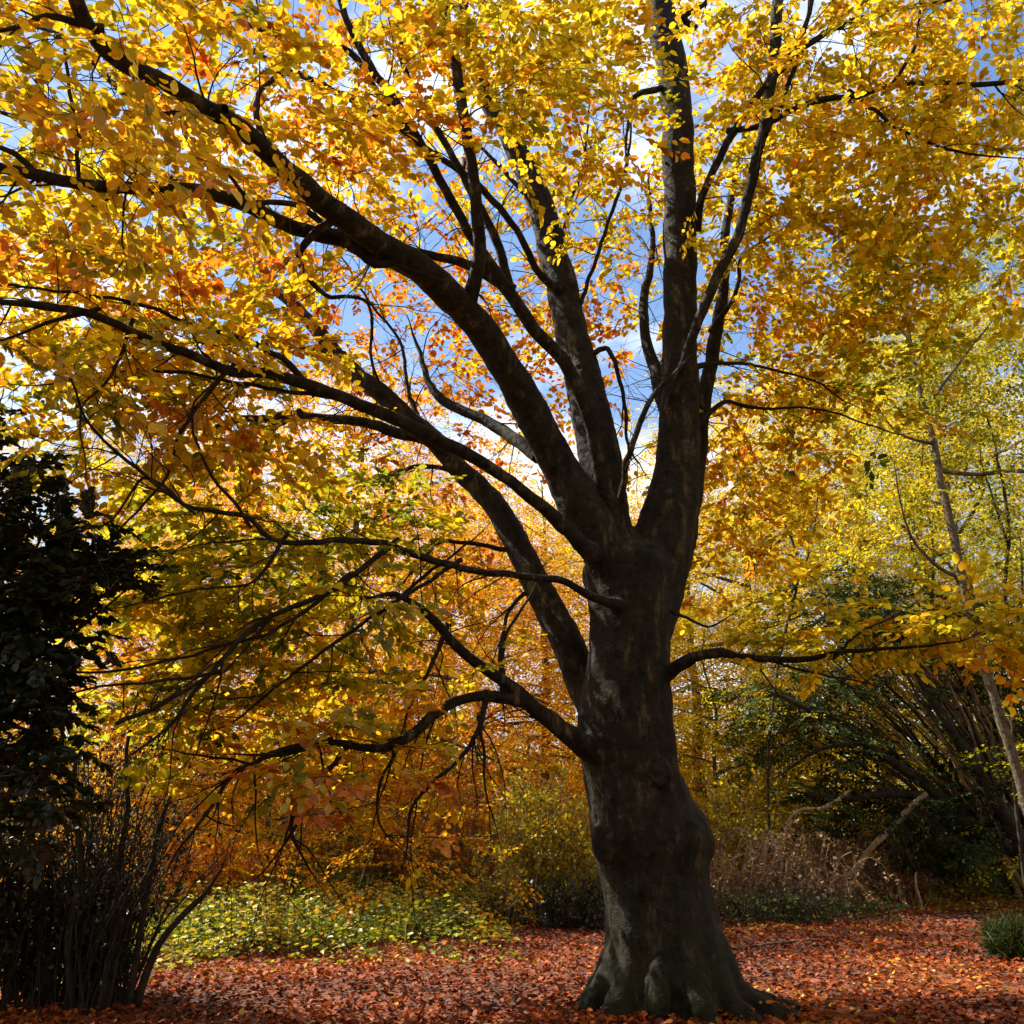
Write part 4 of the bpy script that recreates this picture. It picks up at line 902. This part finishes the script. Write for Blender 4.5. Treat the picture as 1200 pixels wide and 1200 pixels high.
# ------------------------------------------------------------------ arching evergreen on the right
def arching_yew():
    root = thing('yew_tree', 'dark evergreen arching to the left in a fan of bare stems', 'tree')
    nodes = []; tips = []
    ends = [(880, 800), (905, 770), (950, 735), (985, 700), (1020, 690), (1060, 700), (1100, 715), (1150, 745), (1190, 770), (930, 850), (960, 900)]
    for i in range(110):
        t = random.random()*(len(ends)-3); k = int(t); f = t-k
        ex = ends[k][0]*(1-f)+ends[k+1][0]*f+random.gauss(0, 16); ey = ends[k][1]*(1-f)+ends[k+1][1]*f+random.gauss(0, 20)+abs(random.gauss(0, 30))
        Yb = random.uniform(22.5, 25.5); ye = random.uniform(20.5, 26)
        bx = 1200+random.uniform(-28, 60); by = 1040
        g = base_at(bx, Yb); e = np.array(P(ex, ey, ye)); m = np.array(P(bx*.45+ex*.55+22, by*.40+ey*.60+random.gauss(0, 10)+22, (Yb+ye)/2))
        m0 = np.array(P(bx*.8+ex*.2+5, by*.78+ey*.22+10, Yb))
        w = random.uniform(.03, .085)
        pts = [g, m0, m, e]; rad = [w, w*.8, w*.55, w*.15]
        path, rr = catmull(pts, rad, .5); path[1:] += rng.normal(0, .035, (len(path)-1, 3))
        link('stem', mesh_np('stem', *tube_arrays(path, rr, 6), smooth=True), M_CANE if i % 2 == 0 else (M_DARKTWIG if i % 4 == 1 else M_BGBARK), root); nodes += list(zip(path, rr))[3:]  # every other stem in pale cane colour: sunlight painted onto the fan
    for rw in [[(1200, 1030, 22.8, 24), (1160, 985, 22.5, 20), (1110, 950, 22.2, 17), (1060, 930, 22, 13), (1000, 935, 21.5, 8), (945, 930, 21, 4)],
               [(1150, 975, 22.4, 18), (1080, 915, 22, 14), (1010, 870, 21.6, 11), (955, 835, 21.2, 8), (905, 812, 21, 4)],
               [(1010, 870, 21.6, 8), (960, 878, 21.2, 5), (920, 905, 21, 3)],
               [(1215, 1035, 22.4, 26), (1180, 960, 22.0, 20), (1130, 880, 21.8, 15), (1080, 800, 21.6, 10), (1050, 740, 21.5, 6)]]:
        pts, rad = px_path(rw); me, path, rr = limb_mesh('bough', pts, rad, 8, .3); link('bough', me, M_DARKTWIG, root); nodes += list(zip(path, rr))
    fol = Foliage(); wood = Tubes(); tg = []
    for px, py, hw, hh, n, hue in [(905, 815, 45, 22, 60, .75), (950, 850, 50, 30, 70, .4), (1000, 880, 60, 30, 40, .2), (1010, 700, 60, 26, 90, .3), (1060, 735, 70, 24, 90, .15), (1120, 780, 50, 40, 50, .1), (1170, 840, 36, 60, 50, .1),
                                   (1000, 790, 50, 30, 50, .5), (1060, 940, 70, 22, 60, .15), (960, 930, 45, 18, 30, .4), (890, 870, 30, 30, 30, .7), (1170, 760, 50, 30, 60, .3), (1130, 930, 40, 40, 40, .1), (1120, 985, 40, 25, 30, .6)]:  # highest hue at the left tips: sunlit leaves put into the colour
        for _ in range(int(n*1.3)):
            tg.append((P(px+hw*random.gauss(0, .6), py+hh*random.gauss(0, .6), random.uniform(20.8, 25)), .12, hue+random.gauss(0, .15), .9))
    connect_sprays(fol, tg, nodes, .85, 'dense', wood, rscale=2.2, sides=3)
    link('crown', leaves_mesh('crown', *fol.arrays(), 'far'), M_YEW, root, 'stuff'); link('twigs', wood.mesh('twigs'), M_DARKTWIG, root, 'stuff')
arching_yew()

# ------------------------------------------------------------------ slender leaning trees on the right
def slender():
    g = base_at(1226, 17)
    root = thing('slender_tree', 'slender pale trunk leaning left in front of the dark evergreen', 'tree')
    rows = [(1216, 990, 17, 17), (1196, 920, 17, 16), (1168, 830, 17, 15), (1142, 740, 17, 14), (1122, 650, 17, 13), (1104, 570, 17, 12), (1090, 500, 17, 9), (1072, 430, 17, 7), (1062, 360, 17, 6), (1070, 280, 17, 4), (1075, 200, 17, 2)]
    pts, rad = px_path(rows); rad = [q*.85 for q in rad]; pts = [Vector(g)]+pts; rad = [rad[0]*1.2]+rad
    me, path, rr = limb_mesh('trunk', pts, rad, 10, .25); link('trunk', me, M_PALE, root); nodes = list(zip(path, rr))[len(path)//2:]
    for rw in [[(1104, 552, 17, 7), (1140, 556, 17, 6), (1200, 552, 17, 5), (1260, 560, 16.8, 3)], [(1120, 675, 17, 6), (1100, 665, 17, 5), (1075, 640, 17, 4), (1060, 610, 16.8, 3), (1050, 560, 16.6, 2)],
               [(1094, 520, 17, 5), (1070, 515, 17, 4), (1050, 505, 16.8, 3), (1030, 480, 16.6, 2)], [(1085, 480, 17, 5), (1120, 430, 16.8, 4), (1160, 380, 16.6, 2)], [(1068, 400, 17, 4), (1030, 360, 16.8, 3), (990, 330, 16.6, 2)]]:
        pts, rad = px_path(rw); me, path, rr = limb_mesh('limb', pts, rad, 6, .25); link('limb', me, M_BGBARK, root); nodes += list(zip(path, rr))
    fol = Foliage(); wood = Tubes(); tg = []
    for px, py, hw, hh, n, hue in [(1080, 380, 100, 80, 170, .38), (1150, 460, 80, 80, 140, .34), (1010, 430, 60, 60, 90, .42), (1180, 330, 80, 80, 130, .38), (1090, 540, 90, 50, 70, .40), (1170, 600, 50, 60, 60, .33), (1040, 600, 60, 50, 50, .42)]:
        for _ in range(n):
            tg.append((P(px+hw*random.uniform(-1, 1), py+hh*random.uniform(-1, 1), random.uniform(16.9, 20)), .11, hue+random.gauss(0, .07), .85))
    connect_sprays(fol, tg, nodes, .8, 'far', wood, rscale=1.5, sides=3)
    link('crown', leaves_mesh('crown', *fol.arrays(), 'far'), M_LEAF, root, 'stuff'); link('twigs', wood.mesh('twigs'), M_BGBARK, root, 'stuff')
    for lb, rows in [('thin wavy dark sapling at the right edge, right of the pale leaning trunk', [[(1205, 1060, 19, 5), (1192, 960, 19, 5), (1186, 860, 19, 4), (1188, 780, 19, 4), (1178, 700, 19, 5), (1182, 630, 19, 5), (1176, 570, 19, 4), (1160, 500, 19, 3)], [(1182, 640, 19, 4), (1165, 590, 19, 3), (1150, 540, 19, 2)], [(1185, 750, 19, 4), (1198, 700, 19, 3), (1196, 640, 19, 2)]]),
                     ('bare forked sapling left of the pale leaning trunk', [[(1092, 1050, 26, 3), (1096, 900, 26, 3), (1100, 800, 26, 3), (1092, 700, 26, 5), (1094, 640, 26, 4), (1080, 560, 26, 3), (1084, 500, 26, 2)], [(1094, 690, 26, 4), (1070, 650, 26, 3), (1064, 590, 26, 2)]]),
                     ('thin bare sapling rising between the thick trunk and the evergreen', [[(905, 1055, 21, 4), (900, 900, 21, 4), (912, 780, 21, 4), (935, 670, 21, 4), (915, 600, 21, 3), (890, 540, 21, 2)], [(925, 700, 21, 4), (950, 640, 21, 3), (960, 570, 21, 2)]])]:
        stems_thing(lb, rows, M_DARKTWIG, name='sapling', cat='sapling', sides=5)
slender()

# ------------------------------------------------------------------ understorey
shrub('leafy_shrub', 'yellow green twiggy shrub just left of the thick trunk', 'shrub', 640, 18.5, 55, 905, 85, 90, .011, M_CANE, M_LEAF, .085, .44, 8000, sub=7, depth=1.1, own=20)
shrub('leafy_shrub', 'pinkish brown twiggy shrub under the orange leaves, left of the yellow green shrub', 'shrub', 540, 21, 50, 900, 80, 90, .012, M_CANE, M_LEAF, .085, .78, 4200, sub=7, depth=1.1, own=16)
shrub('leafy_shrub', 'yellow green shrub right of the thick trunk', 'shrub', 855, 22, 28, 890, 50, 40, .011, M_CANE, M_LEAF, .09, .44, 2600, sub=6, depth=1.2, own=16)
shrub('low_shrub', 'small dark leafed shrub touching the left side of the thick trunk', 'shrub', 672, 17.5, 42, 1022, 56, 70, .009, M_DARKTWIG, M_DARKLEAF, .07, .9, 1900, sub=5, depth=.7, own=10)
shrub('leafy_shrub', 'orange leaved bush above the left end of the green undergrowth', 'shrub', 255, 19, 70, 985, 100, 80, .010, M_CANE, M_LEAF, .10, .80, 8000, sub=6, depth=1.4, own=10)
shrub('leafy_shrub', 'orange and rust bush behind the middle of the green undergrowth', 'shrub', 420, 22.5, 90, 975, 110, 90, .010, M_CANE, M_LEAF, .11, .84, 8000, sub=6, depth=1.4, own=10)
shrub('leafy_shrub', 'dull green bush below the far evergreen boughs', 'shrub', 1110, 27, 60, 985, 80, 70, .010, M_BRUSH, M_YEW, .12, .8, 7000, sub=6, depth=1.4, own=6)
shrub('grassy_tuft', 'dark grey green tuft on the red leaves at the right edge', 'plant', 1178, 13.4, 34, 1082, 42, 110, .006, M_BRUSH, M_YEW, .26, .35, 5200, sub=4, depth=.5, own=0, bare=.05, lk='needle')

def bramble(label, px, Y, hw, top, n, mat, ndry, name='bramble', own=60, col=.6, leafmat=None):
    root = thing(name, label, 'bramble'); g = base_at(px, Y); m = PS(px, 1040, Y); tz = P(px, top, Y).z-g[2]; tw = Tubes(); pos = []
    for i in range(n):
        a = random.uniform(-1, 1); b = g+np.array((a*hw*m, random.uniform(-.9, .9), 0)); sx = random.choice((-1, 1))*random.uniform(.3, 1.3); h = tz*random.uniform(.4, 1)*math.sqrt(max(.1, 1-a*a*.8))
        pts = [b, b+(sx*.2, random.gauss(0, .15), h*.75), b+(sx*.6, random.gauss(0, .3), h), b+(sx*1.05, random.gauss(0, .3), h*random.uniform(.3, .8)), b+(sx*1.3, random.gauss(0, .3), h*random.uniform(0, .5))]
        r = random.uniform(.004, .013); p, q = catmull(pts, [r, r, r*.8, r*.6, r*.3], .2); p[1:] += rng.normal(0, .02, (len(p)-1, 3))
        if i < own: link('cane', mesh_np('cane', *tube_arrays(p, q, 5), smooth=True), mat, root)
        else: tw.add(p, q, 4)
        for _ in range(int(ndry/n)):
            pos.append(p[random.randrange(2, len(p))]+rng.normal(0, .05, 3))
    if tw.n: link('canes', tw.mesh('canes'), mat, root, 'stuff')
    k = len(pos)
    if k: link('dry_leaves', leaves_mesh('dry_leaves', np.array(pos), rng.normal(0, 1, (k, 3)), rng.normal(0, 1, (k, 3)), rng.uniform(.04, .11, k), np.clip(rng.normal(col, .3, k), 0, 1), 'mid'), leafmat or M_DRY, root, 'stuff')
bramble('tangle of dry tan bramble canes right of the thick trunk', 905, 20.6, 66, 960, 130, M_CANE, 4200)
bramble('lower brown bramble heap between the dry canes and the leaning dead pole', 985, 23, 60, 975, 120, M_BRUSH, 1200, own=30)
bramble('dark low brambles along the leaf edge right of the thick trunk', 900, 18.6, 75, 1035, 90, M_DARKTWIG, 1500, own=20, leafmat=M_YEW)
bramble('dark low brambles left of the thick trunk at the edge of the leaves', 600, 18.8, 60, 1050, 70, M_BRUSH, 1400, own=20, leafmat=M_YEW)

def brushwood():
    tw = Tubes(); pos = []
    for i in range(2600):
        px = random.uniform(-100, 1350); Y = random.uniform(29, 36); g = base_at(px, Y); h = random.uniform(1.2, 3.0)
        e = g+np.array((random.gauss(0, .7), random.gauss(0, .3), h)); mid = (g+e)/2+rng.normal(0, .12, 3)
        tw.add(np.array([g, mid, e]), np.array([.014, .011, .004])*1.3, 3)
        for _ in range(2):
            s = g+(e-g)*random.uniform(.3, .8); d = np.array((random.gauss(0, .5), random.gauss(0, .3), random.uniform(.1, .7)))
            tw.add(np.array([s, s+d*.5+rng.normal(0, .05, 3), s+d]), np.array([.009, .007, .003])*1.3, 3)
        for _ in range(9): pos.append(g+(e-g)*random.uniform(.05, 1)+rng.normal(0, .25, 3))
    o = link('brushwood', tw.mesh('brushwood'), M_BRUSH, None, 'stuff'); o['label'] = 'purplish brown thicket of bare twigs behind the brambles'; o['category'] = 'thicket'
    pos = np.array(pos); n = len(pos); pos[:, 2] = np.maximum(pos[:, 2], .3)
    link('dead_leaves', leaves_mesh('dead_leaves', pos, rng.normal(0, 1, (n, 3)), rng.normal(0, 1, (n, 3)), rng.uniform(.08, .17, n), np.clip(rng.normal(.35, .25, n), 0, 1), 'far'), M_DRY, o, 'stuff')
brushwood()

# ------------------------------------------------------------------ green ground plants
def herbs():
    pos, dd, hue, sz = [], [], [], []; tw = Tubes()
    def patch(px0, px1, y0, y1, n, h, hu, s=.085):
        for _ in range(n):
            Y = random.uniform(y0, y1); px = random.uniform(px0, px1); g = base_at(px, Y)
            if Y < y0+2.0+4.6*mnoise.noise(Vector((g[0]*.6, 2.2, y0))): 
                if random.random() < .85: continue
            q = mnoise.noise(Vector((g[0]*.7, g[1]*.7, 5)))
            edge = min(1, (px-px0)/60, (px1-px)/60, (Y-y0)/1.2+.25)
            if q < -.25+random.gauss(0, .1): continue
            hh = h*(.55+.9*max(0, q+.3))*random.uniform(.4, 1.1)*max(.2, edge)
            top = g+np.array((random.gauss(0, .12), random.gauss(0, .12), hh))
            tw.add(np.array([g, (g+top)/2+rng.normal(0, .02, 3), top]), np.array([.004, .003, .002]), 3)
            for k in range(random.randint(4, 8)):
                t = random.uniform(.25, 1); a = random.uniform(0, 6.28)
                pos.append(g+(top-g)*t+np.array((math.cos(a), math.sin(a), 0))*random.uniform(.02, .12)); dd.append((math.cos(a), math.sin(a), random.uniform(-.3, .6))); hue.append(hu+q*.35+random.gauss(.05, .2)); sz.append(s*random.uniform(.4, 1.5))
    patch(170, 600, 13.0, 22.5, 4800, .8, .55)
    patch(150, 620, 18.5, 24, 2600, 1.9, .55, .11)
    patch(380, 700, 18.5, 24, 2000, .5, .45)
    patch(-60, 170, 10.6, 17, 1700, .6, .42)
    patch(975, 1065, 20.6, 23, 500, .42, .30, .12)
    patch(1060, 1260, 20, 24.5, 1500, .30, .55)
    patch(830, 1000, 19, 21, 450, .22, .6)
    patch(90, 260, 11.5, 14, 420, .4, .55)
    gp, gd, gh, gs = [], [], [], []
    for _ in range(16000):
        px = random.uniform(150, 700) if random.random() < .75 else random.uniform(960, 1250); Y = random.uniform(15, 24) if px < 900 else random.uniform(20.5, 25); g = base_at(px, Y)
        if mnoise.noise(Vector((g[0]*.5, g[1]*.5, 9))) < random.gauss(.05, .1) or (px > 480 and Y < 19): continue
        gp.append(g); gd.append((random.gauss(0, .35), random.gauss(0, .35), 1)); gh.append(random.uniform(.35, .85)); gs.append(random.uniform(.2, .6)*(1 if px < 900 else .6))
    n = len(pos)
    o = link('undergrowth', leaves_mesh('undergrowth', np.array(pos), np.array(dd), rng.normal(0, .4, (n, 3))+(0, 0, 1), np.array(sz), np.clip(hue, 0, 1), 'mid'), M_HERB, None, 'stuff')
    o['label'] = 'low bright green plants growing along the edge of the fallen leaves'; o['category'] = 'ground cover'
    k = len(gp); link('grass_blades', leaves_mesh('grass_blades', np.array(gp), np.array(gd, float), rng.normal(0, 1, (k, 3)), np.array(gs), np.array(gh), 'needle'), M_HERB, o, 'stuff')
    link('plant_stalks', tw.mesh('plant_stalks'), M_HERB, o, 'stuff')
herbs()

# ------------------------------------------------------------------ dead wood, stake
def simple_tube(name, label, cat, rows, mat, sides=8):
    pts, rad = px_path(rows); me, path, rr = limb_mesh(name, pts, rad, sides, .12)
    o = link(name, me, mat); o['label'] = label; o['category'] = cat; return o
def rooted(name, label, cat, rows, mat, sides=8):
    pts, rad = px_path(rows); b = base_at(rows[0][0], rows[0][2]); pts[0] = Vector(b)
    p, q = catmull(pts, rad, .15); p[1:-1] += rng.normal(0, .008, (len(p)-2, 3)); q = q*rng.uniform(.88, 1.1, len(q))
    o = link(name, mesh_np(name, *tube_arrays(p, q, sides), smooth=True), mat); o['label'] = label; o['category'] = cat; return o
rooted('dead_branch', 'pale dead branch leaning up against the boughs of the evergreen', 'branch', [(982, 1040, 21.5, 7), (1010, 1008, 21.5, 8), (1040, 975, 21.5, 8), (1066, 948, 21.5, 9), (1086, 930, 21.5, 7)], M_DEAD)
rooted('dead_branch', 'short pale broken branch hanging in the twigs above the brambles', 'branch', [(905, 1045, 21.2, 4), (925, 960, 21.2, 4), (965, 948, 21.2, 6), (980, 938, 21.2, 5), (996, 926, 21.2, 3)], M_DEAD, 6)
rooted('wooden_stake', 'small pale stake standing in the grass near the leaning dead branch', 'stake', [(1073, 1045, 20.5, 3), (1073, 1034, 20.5, 3), (1074, 1022, 20.5, 2.6)], M_DEAD, 6)
def ground_stick(label, x0, Y0, x1, Y1, r, bend=.1):
    a = base_at(x0, Y0); b = base_at(x1, Y1); a[2] += .05+r; b[2] += .05+r; m = (a+b)/2+np.array((0, bend, .02))
    m[2] = gz(m[0], m[1])+r+.02
    r *= .6; a[2] -= .03; b[2] -= .03; m[2] -= .01; me, p, q = limb_mesh('fallen_stick', [a, m, b], [r, r*.9, r*.4], 8, .12); o = link('fallen_stick', me, M_BGBARK); o['label'] = label; o['category'] = 'stick'
ground_stick('long thin stick lying on the red leaves right of the thick trunk', 862, 15.0, 1015, 15.5, .035)
ground_stick('pale stick lying on the leaves towards the right edge', 1085, 19.2, 1180, 19.0, .035)
ground_stick('short brown stick lying in the leaves near the dark tuft', 1020, 13.2, 1075, 13.8, .02)
ground_stick('fallen stick on the leaves left of the thick trunk', 470, 16.8, 560, 17.0, .03)

# far woodland closing the view
def far_wood():
    pos = []; tb = Tubes()
    for i in range(120):
        x = random.uniform(-60, 60); y = random.uniform(44, 62); h = random.uniform(6, 10)
        pts, r = catmull([np.array((x, y, -.3)), np.array((x+random.gauss(0, .5), y, h*.5)), np.array((x+random.gauss(0, .9), y, h))], [.16, .12, .04], 1.2)
        tb.add(pts, r, 5)
        n = 380
        q = rng.normal(0, 1, (n, 3))*np.array((1.9, 1.9, h*.24))+np.array((x, y, h*.5)); q[:, 2] = np.abs(q[:, 2]); pos.append(q)
    pos = np.vstack(pos); n = len(pos)
    hue = np.clip(.55+.25*np.sin(pos[:, 0]*.13+1)+rng.normal(0, .1, n), 0, 1)
    a = link('far_woodland', leaves_mesh('far_woodland', pos, rng.normal(0, 1, (n, 3)), rng.normal(0, .6, (n, 3))+(0, -.5, .7), rng.uniform(.25, .45, n), hue, 'mid'), M_LEAF, None, 'stuff')
    a['label'] = 'hazy far woodland closing the view at the horizon'; a['category'] = 'woodland'
    b = link('stems', tb.mesh('stems'), M_BGBARK, a, 'stuff')
far_wood()
